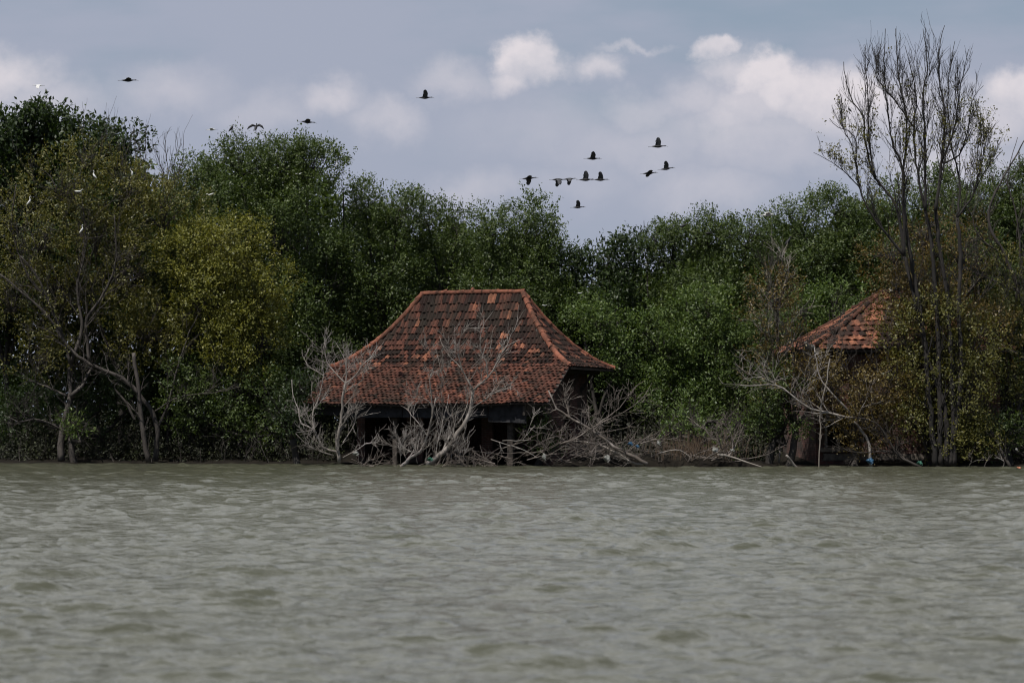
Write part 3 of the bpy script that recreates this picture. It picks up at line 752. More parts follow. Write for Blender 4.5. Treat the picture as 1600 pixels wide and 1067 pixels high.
T('green_shrub', 'light green seedling beside the thick pale trunk at far left', 'shrub', 'small green shoots among the driftwood', 118,
  [(118, 668, 14, 14)], M['leaf_bright'], M['bark_grey'], 86.3, 33, dens=.25, sub=.3, per=9, ll=.16, lw=.05, depthk=.3)

# wood behind everything, reads as one dark mass between the trunks
SKYL = [(-400, 190), (0, 175), (90, 200), (150, 215), (225, 235), (245, 275), (330, 225), (400, 215), (500, 240), (540, 290), (640, 315), (740, 330), (840, 335), (880, 400), (990, 400), (1060, 360),
        (1150, 345), (1220, 340), (1300, 310), (1400, 300), (1500, 295), (1600, 270), (2000, 260)]
def far_wood():
    r = np.random.default_rng(55)
    n = 21000
    px = r.uniform(-120, 1720, n); Y = r.uniform(95.5, 102, n)
    top = np.interp(px, [q[0] for q in SKYL], [q[1] for q in SKYL]) + 42 + 12 * np.sin(px * .05) + 9 * np.sin(px * .13 + 1)
    X = (px - 800) / FPX * Y; zt = CAMH + (HOR - top) / FPX * Y
    c = np.stack([X, Y, .1 + r.random(n) ** 1.15 * (zt - .1)], 1)
    e = r.normal(0, 1, (n, 3)) + np.array([0, -.4, .4]); e /= np.linalg.norm(e, axis=1)[:, None]
    V, Tn = leaves(c, e, 18, .32, .23, .13, r)
    o = link_mesh('woods', V, np.arange(len(V)).reshape(-1, 4), M['leaf_green'], None, Tn); tag(o, 'continuous mangrove wood behind the front trees', 'woods', kind='stuff')
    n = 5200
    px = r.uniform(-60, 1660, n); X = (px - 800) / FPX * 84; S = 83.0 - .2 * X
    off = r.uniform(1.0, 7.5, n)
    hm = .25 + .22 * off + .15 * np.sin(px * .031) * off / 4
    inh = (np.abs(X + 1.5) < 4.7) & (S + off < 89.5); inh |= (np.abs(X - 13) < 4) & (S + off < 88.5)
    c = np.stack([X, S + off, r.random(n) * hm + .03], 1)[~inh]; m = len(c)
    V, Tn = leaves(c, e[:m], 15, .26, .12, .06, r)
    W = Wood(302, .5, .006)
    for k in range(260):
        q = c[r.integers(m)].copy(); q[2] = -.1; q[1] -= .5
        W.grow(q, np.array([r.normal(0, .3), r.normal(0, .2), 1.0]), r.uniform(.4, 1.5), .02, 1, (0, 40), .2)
    o = link_mesh('undergrowth', V, np.arange(len(V)).reshape(-1, 4), M['leaf_shaded'], None, Tn); tag(o, 'low undergrowth along the water under the trees, shade painted into its leaf colour', 'undergrowth', kind='stuff')
    o = W.build('roots', M['bark_grey']); tag(o, 'thin bare root shoots standing in the shade at the waterline', 'roots', kind='stuff')
far_wood()

# ================================================================== BARE AND DEAD TREES
def dead(name, label, cat, bx, Y, build, mat, seed, up=.5, twigr=.006, group=None, by=727):
    b = P(bx, by, Y); b[2] = max(b[2], -.1) if by == 727 else b[2]
    root = empty(name, b); tag(root, label, cat, group)
    W = Wood(seed, up, twigr); W.k = .78 if 'bare' not in name else 1.0; build(W)
    W.mb.v = [v - b for v in W.mb.v]
    W.build('trunk' if 'log' not in name else 'wood', mat, root)
    return root, W

r1 = np.random.default_rng(61)
z1 = zp((440, 430), 3.4425, 79.6, .7, r1)
def d1(W):
    A = dict(kids=7, klen=.75, depth=2)
    W.limb(z1((310,1010), (300,930), (305,860), (325,750), (330,640), (345,580)), .085, .045, **A)
    W.limb(z1((345,580), (300,540), (245,470), (235,400), (240,340)), .035, .01, kids=9, klen=.7, depth=2)
    W.limb(z1((345,580), (400,540), (430,490), (480,440), (520,380)), .032, .01, kids=7, klen=.6, depth=2)
    W.limb(z1((345,580), (350,500), (330,430), (290,360)), .028, .01, kids=8, klen=.6, depth=2)
    W.limb(z1((330,640), (390,600), (440,560), (450,480)), .02, .008, kids=6, klen=.5, depth=2)
    W.limb(z1((300,950), (220,920), (175,830), (105,795), (90,720), (60,640), (55,560)), .06, .012, kids=9, klen=.6, depth=2)
    W.limb(z1((185,860), (165,760), (205,640), (225,540), (215,440), (235,350)), .045, .01, kids=9, klen=.7, depth=2)
    W.limb(z1((225,540), (160,500), (120,450), (110,400)), .02, .008, kids=5, klen=.5, depth=1)
    W.limb(z1((280,970), (200,945), (130,905), (75,850)), .04, .01, kids=7, klen=.6, depth=2)
    W.limb(z1((330,900), (380,820), (400,760), (380,700)), .025, .01, kids=6, klen=.6, depth=2)
    W.limb(z1((330,980), (420,930), (480,900), (560,980)), .02, .006, kids=6, klen=.5, depth=2)
dead('dead_tree', 'bare pale dead shrub tree at the left end of the porch', 'dead tree', 530, 79.6, d1, M['bark_dead'], 201, .6)
def d2(W):
    W.limb(z1((640,1030), (690,985), (750,945), (785,850), (810,750), (830,660)), .085, .03, kids=8, klen=.8, depth=2)
    W.limb(z1((780,1020), (870,950), (950,850), (1015,730), (1030,620)), .13, .07, kids=8, klen=.8, depth=2, start=.3)
    W.limb(z1((1030,620), (980,530), (940,470), (880,410), (850,330)), .045, .01, kids=8, klen=.8, depth=2)
    W.limb(z1((1030,620), (1110,550), (1160,470), (1210,380), (1300,340)), .055, .01, kids=8, klen=.7, depth=2)
    W.limb(z1((1110,550), (1100,470), (1070,400), (1080,280), (1140,190)), .035, .007, kids=8, klen=.6, depth=2)
    W.limb(z1((980,530), (950,430), (960,330), (990,260)), .025, .007, kids=6, klen=.6, depth=2)
    W.limb(z1((1200,400), (1230,330), (1270,250), (1275,160)), .015, .005, kids=5, klen=.5, depth=1)
    W.limb(z1((810,750), (805,640), (800,560), (820,460), (780,380), (760,270)), .035, .008, kids=9, klen=.6, depth=2)
    W.limb(z1((815,700), (760,660), (700,650), (660,600)), .022, .006, kids=6, klen=.5, depth=2)
    W.limb(z1((780,860), (720,780), (680,730), (640,700)), .025, .006, kids=7, klen=.6, depth=2)
    W.limb(z1((860,960), (900,870), (960,780), (1000,690), (985,600)), .045, .015, kids=7, klen=.7, depth=2)
    W.limb(z1((740,960), (660,930), (620,870), (610,830)), .025, .006, kids=8, klen=.6, depth=2)
    W.limb(z1((850,640), (870,560), (850,480), (830,400)), .02, .006, kids=7, klen=.6, depth=2)
    W.limb(z1((1015,720), (1080,680), (1130,640), (1230,600), (1330,560)), .02, .006, kids=7, klen=.6, depth=2)
    W.limb(z1((830,980), (850,850), (880,740), (900,640)), .035, .01, kids=8, klen=.7, depth=2)
    for k in range(9):
        x = 640 + 45 * k
        W.limb(z1((x, 1010), (x + r1.uniform(-40, 40), 930), (x + r1.uniform(-70, 70), 830)), .014, .006, kids=5, klen=.5, depth=2)
dead('dead_tree', 'big leaning dead tree with forked pale limbs before the porch centre', 'dead tree', 690, 79.4, d2, M['bark_dead'], 202, .6)

z2 = zp((740, 430), 3.3348, 79.0, .8, r1)
def d3(W):
    W.limb(z2((905,985), (800,930), (700,870), (600,800), (500,740), (430,690), (390,600)), .10, .03, kids=7, klen=.95, depth=2, start=.2)
    W.limb(z2((430,700), (400,715), (360,720)), .03, .01, kids=3, klen=.5, depth=1)
    W.limb(z2((640,840), (600,740), (600,680)), .025, .008, kids=4, klen=.6, depth=2)
    W.limb(z2((500,740), (480,660), (520,600)), .025, .007, kids=5, klen=.6, depth=2)
dead('fallen_tree', 'fallen dead tree slanting up left from the water toward the house corner', 'dead tree', 1008, 79.0, d3, M['bark_drift'], 203, .1)
def d4(W):
    W.limb(z2((450,880), (510,860), (640,780), (760,690), (830,600), (890,550)), .04, .01, kids=9, klen=.8, depth=2)
    W.limb(z2((640,780), (800,700), (880,640), (930,560)), .03, .008, kids=7, klen=.7, depth=2)
dead('fallen_branch', 'long grey dead branch rising right across the fallen tree', 'branch', 880, 78.7, d4, M['bark_drift'], 204, .15, by=688)
def d5(W):
    W.limb(z2((1200,965), (1290,900), (1230,830), (1170,780), (1110,735)), .05, .008, kids=7, klen=.5, depth=2)
    W.limb(z2((1290,900), (1270,820), (1235,750)), .03, .007, kids=5, klen=.5, depth=2)
    W.limb(z2((1350,910), (1345,830), (1280,750)), .035, .007, kids=6, klen=.5, depth=2)
    W.limb(z2((1330,940), (1380,860), (1410,770)), .035, .007, kids=6, klen=.5, depth=2)
    W.limb(z2((1240,965), (1290,950), (1350,905)), .05, .03)
dead('dead_shrub', 'small forked dead shrub among the reeds between the houses', 'dead shrub', 1130, 79.2, d5, M['bark_drift'], 205, .5)
def d6(W): W.limb(z2((1270,935), (1340,945), (1400,965), (1450,985), (1515,1003)), .055, .02, jit=.01)
dead('driftwood_log', 'pale bent log sliding into the water between the houses', 'log', 1160, 78.6, d6, M['bark_pale'], 206)
def d7(W): 
    W.limb(z2((905,978), (850,985), (780,950), (720,910), (640,880), (520,862)), .07, .02, kids=8, klen=.7, depth=2)
dead('driftwood_log', 'thick broken log stub lying at the water under the fallen tree', 'log', 1005, 78.5, d7, M['bark_pale'], 207, .3)
def d8(W): W.limb(z2((970,925), (1020,912), (1075,912), (1110,935), (1145,965)), .03, .012, kids=2, klen=.4, depth=0)
dead('driftwood_log', 'thin arched pale branch over the reeds in mid pile', 'branch', 1060, 78.8, d8, M['bark_pale'], 208, .3)
def d9(W):
    W.limb(z2((90,855), (180,880), (270,915), (330,950)), .022, .008, kids=3, klen=.4, depth=1)
    W.limb(z2((150,862), (220,862), (290,860)), .015, .008, kids=1)
dead('fallen_branch', 'thin straight dead branch poking left from the pile before the porch', 'branch', 800, 79.3, d9, M['bark_dead'], 209, .2)

def brush():
    W = Wood(300, .12, .006); r = W.r
    for k in range(85):
        px = r.choice([r.uniform(770, 1010), r.uniform(850, 1000), r.uniform(1000, 1180)], p=[.45, .3, .25])
        top = 725 - abs(r.normal(0, 1)) * (22 if px < 1010 else 12)
        Y = r.uniform(78.9, 80.6); a = P(px, top, Y); a[2] = max(a[2], .03)
        th = r.choice([r.normal(0, .5), math.pi + r.normal(0, .5)]); el = abs(r.normal(.12, .35))
        L = r.uniform(.5, 1.7); d = np.array([math.cos(th) * math.cos(el), math.sin(th) * .5, math.sin(el)])
        m1 = a + d * L * .5 + r.normal(0, .06, 3); e = a + d * L + r.normal(0, .1, 3)
        W.limb([a, m1, e], r.uniform(.007, .022), .005, kids=r.integers(2, 6), klen=.5, depth=1)
    for k in range(40):
        px = r.uniform(560, 780); Y = r.uniform(79.2, 80.0); a = P(px, 727, Y); a[2] = .02
        th = r.uniform(0, 6.28); L = r.uniform(.3, .9); d = np.array([math.cos(th), math.sin(th) * .4, abs(r.normal(.2, .5))])
        W.limb([a, a + d * L * .5 + r.normal(0, .05, 3), a + d * L], .012, .005, kids=3, klen=.4, depth=1)
    o = W.build('debris', M['bark_drift']); tag(o, 'tangled heap of bleached sticks and driftwood along the waterline', 'driftwood', kind='stuff')
brush()
def reeds():
    W = Wood(301, .8, .005); r = W.r
    for k in range(300):
        px = r.normal(1085, 38); Y = r.uniform(79.2, 80.6); a = P(px, 727, Y); a[2] = r.uniform(.15, .55)
        b = a + np.array([r.normal(0, .09), r.normal(0, .05), r.uniform(.25, .75)])
        W.mb.tube([a, (a + b) / 2 + r.normal(0, .02, 3), b], [.009, .008, .004], 3, cap=False)
    o = W.build('reeds', M['reed']); tag(o, 'dry brown reed stems on the mud bank between the houses', 'reeds', kind='stuff')
    mb = MB()
    # the mud bank that carries them
    n = 40; V = []; 
    for i in range(n + 1):
        px = 860 + (1215 - 860) * i / n; c = P(px, 727, 79.9); hgt = .36 * math.sin(math.pi * i / n) ** .6 * (1 + .25 * math.sin(i * 1.9)) + .01
        for (dy, hz) in ((-.75, -.3), (-.55, hgt * .5), (-.1, hgt), (.7, hgt * .7), (1.6, -.3)):
            V.append(c + np.array([0, dy + r.normal(0, .05), -c[2] + hz + r.normal(0, .03)]))
    F = [(5*i + k, 5*i + 5 + k, 5*i + 6 + k, 5*i + 1 + k) for i in range(n) for k in range(4)]
    mb.add(V, F); o = mb.build('mud_bank', M['mud'], smooth=True); tag(o, kind='structure')
reeds()

# dead limbs before the second house
z5a = zp((1160, 380), 2.884, 79.5, .6, r1)
def e1(W):
    W.limb(z5a((810,1012), (720,970), (690,940), (640,850), (600,810), (540,790), (460,785)), .07, .03, kids=9, klen=.8, depth=2)
    W.limb(z5a((690,945), (640,935), (560,940), (480,935), (430,910), (395,885)), .035, .01, kids=7, klen=.6, depth=2)
    W.limb(z5a((690,950), (640,900), (580,850), (540,830)), .03, .012, kids=5, klen=.6, depth=2)
dead('fallen_tree', 'fallen bare limbs arching before the dark window of the second house', 'dead tree', 1440, 78.6, e1, M['bark_grey'], 210, .3)
def e2(W):
    W.limb(z5a((580,1010), (570,900), (540,850), (480,790), (300,740), (220,680), (150,635), (70,640), (-10,640)), .085, .02, kids=16, klen=1.2, depth=2, start=.3)
    W.limb(z5a((440,715), (380,650), (345,590), (325,470)), .045, .02, kids=6, klen=.9, depth=2)
    W.limb(z5a((440,715), (500,780)), .045, .06)
    W.limb(z5a((150,635), (80,600), (20,610)), .02, .007, kids=7, klen=.9, depth=2)
dead('dead_tree', 'pale dead tree whose long limb reaches left past the second house', 'dead tree', 1360, 79.2, e2, M['bark_dead'], 211, .4)
def e3(W): W.limb(z5a((345,1010), (350,800), (355,720), (375,640), (395,520)), .03, .03, kids=3, klen=.7, depth=1)
dead('dead_snag', 'thin white upright stem in front of the second house wall', 'dead tree', 1280, 79.4, e3, M['bark_pale'], 212, .4)
z5b = zp((1160, 380), 2.884, 81.0, .5, r1)
def e4(W):
    W.limb(z5b((165,990), (190,600), (205,405), (160,340), (140,290), (100,230), (50,180)), .05, .012, kids=14, klen=1.1, depth=2, start=.5)
    W.limb(z5b((150,300), (185,200), (205,120), (215,50)), .03, .01, kids=8, klen=.9, depth=2)
    W.limb(z5b((205,405), (120,420), (50,360)), .02, .008, kids=7, klen=.8, depth=2)
dead('dead_tree', 'leafless pale sapling with upright twigs left of the second roof', 'dead tree', 1235, 81.0, e4, M['bark_pale'], 213, .6)
def e5(W): W.limb(z5a((250,1020), (232,1000), (215,975), (198,955)), .07, .05, jit=.005)
dead('driftwood_log', 'short log stub poking out of the water below the second house window', 'log', 1245, 77.6, e5, M['bark_dead'], 214)
def e6(W):
    W.limb(z5a((1210,1012), (1180,960), (1150,900), (1100,820)), .085, .04, kids=5, klen=.7, depth=1)
dead('dead_snag', 'leaning dead stump in the water in the lower right corner', 'dead tree', 1578, 78.8, e6, M['bark_grey'], 215, .3)
def e7(W):
    for x in (1020, 1090, 1170):
        W.limb(z5a((x, 1012), (x + 10, 985), (x + r1.uniform(-30, 30), 960)), .015, .008, kids=2, klen=.4, depth=1)
    W.limb(z5a((1030,990), (1060,975), (1090,975)), .012, .006)
dead('fallen_branch', 'thin broken sticks poking out of the water right of the tall tree', 'branch', 1540, 77.9, e7, M['bark_dead'], 216, .3)

# the tall bare tree
r6 = np.random.default_rng(66)
z6 = zp((1200, 0), 2.8075, 79.0, 1.3, r6, 45)
z7 = zp((1160, 380), 2.884, 81.2, .15, r6)
def tall(W):
    tr = [((1479, 727), (1476, 640), (1450, 560), (1432, 480), (1413, 400)), ((1470, 727), (1468, 600), (1463, 480), (1455, 380), (1446, 330)),
          ((1490, 727), (1488, 600), (1482, 480), (1470, 400), (1462, 330)), ((1462, 727), (1450, 600), (1440, 500), (1422, 400), (1410, 300)),
          ((1484, 727), (1500, 600), (1498, 480), (1500, 400), (1496, 340))]
    for t in tr: W.limb([P(x, y, 79.35 + .05 * i) for i, (x, y) in enumerate(t)], .095, .055, kids=12, klen=.75, depth=1, jit=.015, sides=8, start=.1)
    K = lambda k, l, d=2: dict(kids=int(k*1.45), klen=l*.95, depth=d, start=.12, ang=(10, 38), kink=.12)
    W.limb(z6((598,1123), (560,900), (470,780), (430,640), (420,520), (375,450), (340,330), (332,250)), 0.061, .012, **K(15, 1.1))
    W.limb(z6((470,780), (440,600), (440,420), (430,300), (425,165)), 0.036, .009, **K(12, 1.0))
    W.limb(z6((598,1123), (590,760), (545,620), (520,420), (510,280), (515,90)), 0.061, .010, **K(18, 1.1))
    W.limb(z6((589,842), (600,700), (605,500), (570,300), (560,90)), 0.050, .010, **K(16, 1.0))
    W.limb(z6((690,926), (690,700), (680,420), (700,250), (680,90)), 0.061, .010, **K(18, 1.1))
    W.limb(z6((735,926), (770,640), (775,480), (750,330), (755,150), (775,75)), 0.065, .010, **K(18, 1.1))
    W.limb(z6((765,700), (820,560), (840,400), (860,280), (880,190)), 0.040, .009, **K(14, 1.0))
    W.limb(z6((690,926), (650,720), (640,560), (650,400), (600,170)), 0.050, .010, **K(16, 1.1))
    W.limb(z6((640,560), (560,440), (480,330), (485,180)), 0.029, .009, **K(12, 1.0))
    W.limb(z6((830,955), (840,800), (800,600), (790,400), (800,260), (820,150)), 0.043, .009, **K(14, 1.0))
    W.limb(z6((770,720), (840,680), (880,560), (900,420), (945,365)), 0.032, .008, **K(12, .8))
    W.limb(z6((598,1123), (430,900), (390,740), (380,600), (310,560), (270,520)), 0.050, .010, **K(14, 1.0))
    W.limb(z6((400,820), (330,750), (260,700), (200,670)), 0.022, .007, **K(8, .6))
    W.limb(z6((370,640), (330,560), (310,440)), 0.018, .007, **K(8, .7))
    W.limb(z6((830,955), (900,850), (940,700), (960,600), (1000,540)), 0.043, .008, **K(12, .9))
    W.limb(z6((930,760), (935,600), (930,460)), 0.025, .008, **K(8, .7))
    W.limb(z6((900,850), (960,740), (1030,660)), 0.022, .008, **K(7, .6))
root, W = dead('bare_tree', 'tallest tree, nearly leafless with many thin upright branches against sky', 'tree', 1470, 79.35, tall, M['bark_black'], 220, 1.0, .0058)
W_tips = np.array(W.tips)
rr = np.random.default_rng(8)
zlow = P(0, 215, 81)[2]; zhi = P(0, 60, 81)[2]
pr = np.clip((zhi - W_tips[:, 2]) / (zhi - zlow), 0, 1) ** 3.2
cm = W_tips[rr.random(len(W_tips)) < pr * .3]
parts = [leaves(cm + rr.normal(0, .05, cm.shape), rr.normal(0, 1, cm.shape), 7, .14, .095, .045, rr)]
build_leaves('crown', parts, M['leaf_olive'], root)

z8 = zp((1160, 380), 2.884, 83.5, .5, r6)
def rt(W):
    K = dict(kids=10, klen=1.1, depth=2, ang=(15, 45))
    W.limb([P(1640, 727, 83.5), P(1625, 600, 83.5), P(1600, 480, 83.2), P(1570, 400, 83), P(1545, 330, 83), P(1600, 220, 83)], .14, .02, **K)
    W.limb([P(1600, 480, 83.2), P(1590, 350, 83), P(1575, 280, 83), P(1590, 215, 83)], .05, .01, **K)
    W.limb([P(1570, 400, 83), P(1530, 370, 82.8), P(1515, 330, 82.7), P(1490, 300, 82.6)], .04, .01, **K)
    W.limb(z8((1280,240), (1200,200), (1110,160), (970,100)), .04, .01, **K)
    W.limb(z8((960,290), (1010,230), (1060,170), (1100,100), (1085,30)), .05, .02, kids=3, klen=.7, depth=1)
dead('bare_tree', 'bare grey branches reaching in from the right edge above the olive tree', 'tree', 1640, 83.5, rt, M['bark_grey'], 221, .5)
def tw(W):
    for (a, b) in (((262, 300), (256, 205)), ((262, 300), (240, 230)), ((262, 300), (278, 215)), ((212, 300), (208, 200)), ((225, 290), (227, 205))):
        W.limb([P(a[0], a[1] + 60, 90), P(a[0], a[1], 90), P((a[0]+b[0])/2 + 2, (a[1]+b[1])/2, 90), P(b[0], b[1], 90)], .03, .007, kids=7, klen=.8, depth=1, ang=(10, 35), start=.4)
    W.limb([P(262, 727, 90), P(262, 500, 90), P(262, 350, 90)], .07, .03)
    W.limb([P(262, 360, 90), P(225, 340, 90), P(212, 320, 90)], .03, .02)
dead('bare_tree', 'leafless twigs sticking up in the skyline gap above the left olive trees', 'tree', 262, 90, tw, M['bark_grey'], 222, .8)
def tw2(W):
    W.limb([P(1010, 727, 95.2), P(1012, 500, 95.2), P(1012, 410, 95.2)], .08, .03)
    for bx, by in ((1000, 355), (1012, 348), (1028, 352), (990, 365), (1042, 360)):
        W.limb([P(1012, 410, 95.2), P((1012 + bx) / 2, 385, 95.2), P(bx, by, 95.2)], .02, .007, kids=6, klen=.5, depth=1, ang=(15, 45))
dead('bare_tree', 'small grey dead treetop poking from the skyline right of the dip', 'tree', 1010, 95.2, tw2, M['bark_grey'], 223, .5)
def tw3(W):
    W.limb([P(540, 727, 94), P(538, 450, 93.5), P(537, 300, 91)], .07, .02)
    W.limb([P(537, 300, 91), P(534, 285, 91), P(538, 262, 91)], .012, .006, kids=2, klen=.3, depth=0)
    W.limb([P(1180, 420, 92), P(1178, 350, 92), P(1186, 316, 92)], .012, .006) if False else None
dead('bare_tree', 'single curled bare twig above the shoulder right of the tallest green tree', 'tree', 540, 91, tw3, M['bark_grey'], 224, .5)

# ================================================================== DEBRIS IN THE DRIFTWOOD
def bag(name, label, cat, px, py, Y, w, h, mat, seed, group=None):
    r = np.random.default_rng(seed); c = P(px, py, Y); w *= .6; h *= .5; nu, nv = 14, 9; V = []; F = []
    ph = r.random(8) * 6.28
    for j in range(nv + 1):
        th = math.pi * j / nv
        for i in range(nu):
            a = 2 * math.pi * i / nu
            k = 1 + .22 * math.sin(3*a + ph[0] + 2*th) + .16 * math.sin(5*a + ph[1] - 3*th) + .12 * math.sin(7*th + ph[2] + a)
            V.append((math.sin(th) * math.cos(a) * w/2 * k, math.sin(th) * math.sin(a) * w/2.6 * k, math.cos(th) * h/2 * k + .12 * w * math.sin(2*a + ph[3])))
    for j in range(nv):
        for i in range(nu): F.append((j*nu + i, (j+1)*nu + i, (j+1)*nu + (i+1) % nu, j*nu + (i+1) % nu))
    # a torn flap that hangs from the bag
    n0 = len(V)
    for i in range(6):
        t = i / 5
        for s_ in (-1, 1): V.append((w*.3 + s_*w*.12*(1-t*.6) + .04*math.sin(i*2+ph[4]), -w*.32 - .01*i, -t * h * .9 + .02*math.sin(i*3)))
    for i in range(5): F.append((n0 + 2*i, n0 + 2*i + 1, n0 + 2*i + 3, n0 + 2*i + 2))
    o = link_mesh(name, V, F, mat, smooth=True); o.location = tuple(c); tag(o, label, cat, group)
GD = 'plastic rubbish caught in the driftwood'
bag('plastic_bag', 'blue plastic bag caught in sticks right of the fallen tree', 'plastic bag', 985, 693, 78.9, .28, .16, M['plastic_blue'], 1, GD)
bag('plastic_bag', 'small blue plastic scrap beside the larger blue bag', 'plastic bag', 996, 697, 78.85, .18, .14, M['plastic_blue'], 2, GD)
bag('plastic_bag', 'white plastic bag hanging at the left end of the stick heap', 'plastic bag', 850, 713, 78.7, .2, .34, M['plastic_white'], 3, GD)
bag('plastic_bag', 'pale sack lodged under the log stub of the fallen tree', 'plastic bag', 948, 716, 78.5, .34, .34, M['plastic_white'], 4, GD)
bag('plastic_bag', 'white plastic bag below the small forked dead shrub', 'plastic bag', 1117, 703, 78.7, .34, .22, M['plastic_white'], 5, GD)
bag('plastic_bag', 'white plastic scrap right of the forked dead shrub stems', 'plastic bag', 1144, 703, 78.9, .22, .12, M['plastic_white'], 6, GD)
bag('plastic_bag', 'whitish rag at the left side of the dry reeds', 'plastic bag', 1029, 692, 78.9, .18, .22, M['plastic_white'], 7, GD)
bag('plastic_bag', 'white plastic bag at the foot of the left dead shrub tree', 'plastic bag', 556, 708, 79.0, .32, .22, M['plastic_white'], 8, GD)
bag('plastic_bag', 'teal green plastic net at the foot of the big leaning dead tree', 'plastic bag', 672, 717, 79.0, .34, .16, M['plastic_green'], 9, GD)
bag('plastic_bag', 'dark blue plastic bag in the water below the second house', 'plastic bag', 1359, 720, 78.2, .36, .26, M['plastic_blue'], 10, GD)
bag('plastic_bag', 'green plastic bag at the waterline under the fallen limbs', 'plastic bag', 1437, 723, 77.9, .26, .18, M['plastic_green'], 11, GD)
bag('plastic_buoy', 'orange float lying at the waterline in the lower right corner', 'float', 1592, 731, 77.0, .22, .10, M['plastic_orange'], 12)
bag('plastic_bag', 'small white scrap among shrubs in the lower right corner', 'plastic bag', 1588, 702, 79.2, .12, .14, M['plastic_white'], 13, GD)
bag('plastic_bag', 'white torn plastic caught on the right slope of the second roof', 'plastic bag', 1514, 533, 80.4, .22, .5, M['plastic_white'], 14, GD)

# ================================================================== BIRDS
def bird(kind, label, group, px, py, Y, scale, head, up, elbow=0, pitch=0, flap=None, white=False, sweep=.1):
    """flying wader. head: +1 flies right, -1 left. up: wing angle above level (deg), elbow: further bend of the outer wing"""
    mb = MB(); mi = []
    body = [(-.30, .012, -.005), (-.22, .03, -.004), (-.12, .055, 0), (0, .070, 0), (.10, .060, .004), (.17, .036, .012), (.24, .022, .018), (.30, .019, .022), (.335, .026, .026), (.365, .022, .024), (.385, .012, .02)]
    mb.tube([(x, 0, z) for x, _, z in body], [r_ for _, r_, _ in body], 10)
    mi += [0] * len(mb.f)
    b0 = len(mb.f)
    if not white: bill = [(.375, 0, .02), (.42, 0, .014), (.46, 0, -.002), (.49, 0, -.024)]
    else: bill = [(.375, 0, .02), (.42, 0, .016), (.46, 0, .012), (.49, 0, .008)]
    mb.tube(bill, [.010, .007, .005, .002], 6)
    for s in (-1, 1): mb.tube([(-.24, s*.014, -.012), (-.34, s*.014, -.012), (-.42, s*.014, -.016), (-.46, s*.016, -.02)], [.007, .006, .006, .009], 5)
    mi += [1] * (len(mb.f) - b0)
    for s in (-1, 1):
        ui = R(up[0] if s < 0 else up[1]); 
        ns, nc = 9, 5; V = []
        pos = np.array([.05, s * .04, .03]); st = .40 / (ns - 1); xo = .05
        line = []
        for i in range(ns):
            t = i / (ns - 1)
            a = ui + R(elbow) * max(0, (t - .35)) * 1.6
            line.append(pos.copy())
            pos = pos + np.array([(.05 if t < .4 else -sweep) * st * 3, s * math.cos(a) * st, math.sin(a) * st])
        def chord(t): return .25 * (1 - .35 * t) * (1 if t < .82 else 1 - (t - .82) * 3.6) + .012
        for sheet in (1, -1):
            for i, q in enumerate(line):
                t = i / (ns - 1); c = chord(t)
                a = ui + R(elbow) * max(0, (t - .35)) * 1.6
                nrm = np.array([0, -s * math.sin(a), math.cos(a)])
                for k in range(nc):
                    u = k / (nc - 1)
                    th = .012 * math.sin(math.pi * min(1, u * .9 + .05)) * (1 - .6 * t) + .001
                    fing = .012 * (1 if (i % 2 and k == nc - 1 and t > .3) else 0)
                    V.append(q + np.array([c * .28 - c * u - fing, 0, 0]) + nrm * (th * sheet + .02 * math.sin(math.pi * u)))
        F = []
        for sh in (0, 1):
            o_ = sh * ns * nc
            for i in range(ns - 1):
                for k in range(nc - 1):
                    f = (o_ + i*nc + k, o_ + i*nc + k + 1, o_ + (i+1)*nc + k + 1, o_ + (i+1)*nc + k)
                    F.append(f if sh == 0 else f[::-1])
        for i in range(ns - 1):
            for k in (0, nc - 1):
                F.append((i*nc + k, (i+1)*nc + k, ns*nc + (i+1)*nc + k, ns*nc + i*nc + k))
        for k in range(nc - 1):
            a_ = (ns - 1) * nc + k; F.append((a_, a_ + 1, ns*nc + a_ + 1, ns*nc + a_))
        b0 = len(mb.f); mb.add(V, F); mi += [2] * (len(mb.f) - b0)
    mats = [M['white'], M['black'], M['white']] if white else [M['black'], M['bill'], M['greywing']]
    o = mb.build(kind, None, None, smooth=True, mats=mats, midx=mi)
    o.location = tuple(P(px, py, Y)); o.scale = (scale * .69,) * 3
    o.rotation_euler = (0, R(-pitch), 0 if head > 0 else math.pi)
    if flap is not None: o.rotation_euler[2] += R(flap)
    tag(o, label, 'bird', group); return o
GI = 'dark ibises in flight'
GE = 'white egrets on and above the treetops'
B = bird
B('ibis', 'dark ibis gliding high at upper left, wings level', GI, 200, 126, 78, 1.03, 1, (6, 4), -8, 0, flap=12)
B('ibis', 'dark ibis flying low above the tallest rounded tree with wings half lowered', GI, 480, 191, 80, .98, 1, (16, 12), -28, -6, flap=10)
B('ibis', 'lone dark ibis with raised wings high in mid sky', GI, 664, 153, 80, .95, 1, (58, 38), 0, 0, flap=5)
B('ibis', 'leftmost dark ibis of the low line, wings drooping', GI, 826, 279, 80, 1.0, 1, (12, -52), -14, 4, flap=8)
B('ibis', 'dark ibis with both wings down, trailing the close pair', GI, 872, 281, 79, .95, 1, (-48, -62), -10, 0, flap=16)
B('ibis', 'dark ibis with one wing down, leading the close pair', GI, 889, 280, 81, .85, 1, (-30, -62), -8, 3, flap=6)
B('ibis', 'dark ibis with raised wings just ahead of the close pair', GI, 915, 281, 80, 1.0, 1, (72, 46), 12, 0, flap=4)
B('ibis', 'dark ibis with raised wings at the right end of the low line', GI, 938, 281, 80, .95, 1, (60, 35), 12, -2, flap=-6)
B('ibis', 'dark ibis with square raised wings above the low line', GI, 926, 248, 80, .95, 1, (48, 36), -4, -2, flap=2)
B('ibis', 'highest dark ibis of the right-hand trio, wings straight up', GI, 1028, 229, 79, 1.0, 1, (70, 52), 14, 0, flap=3)
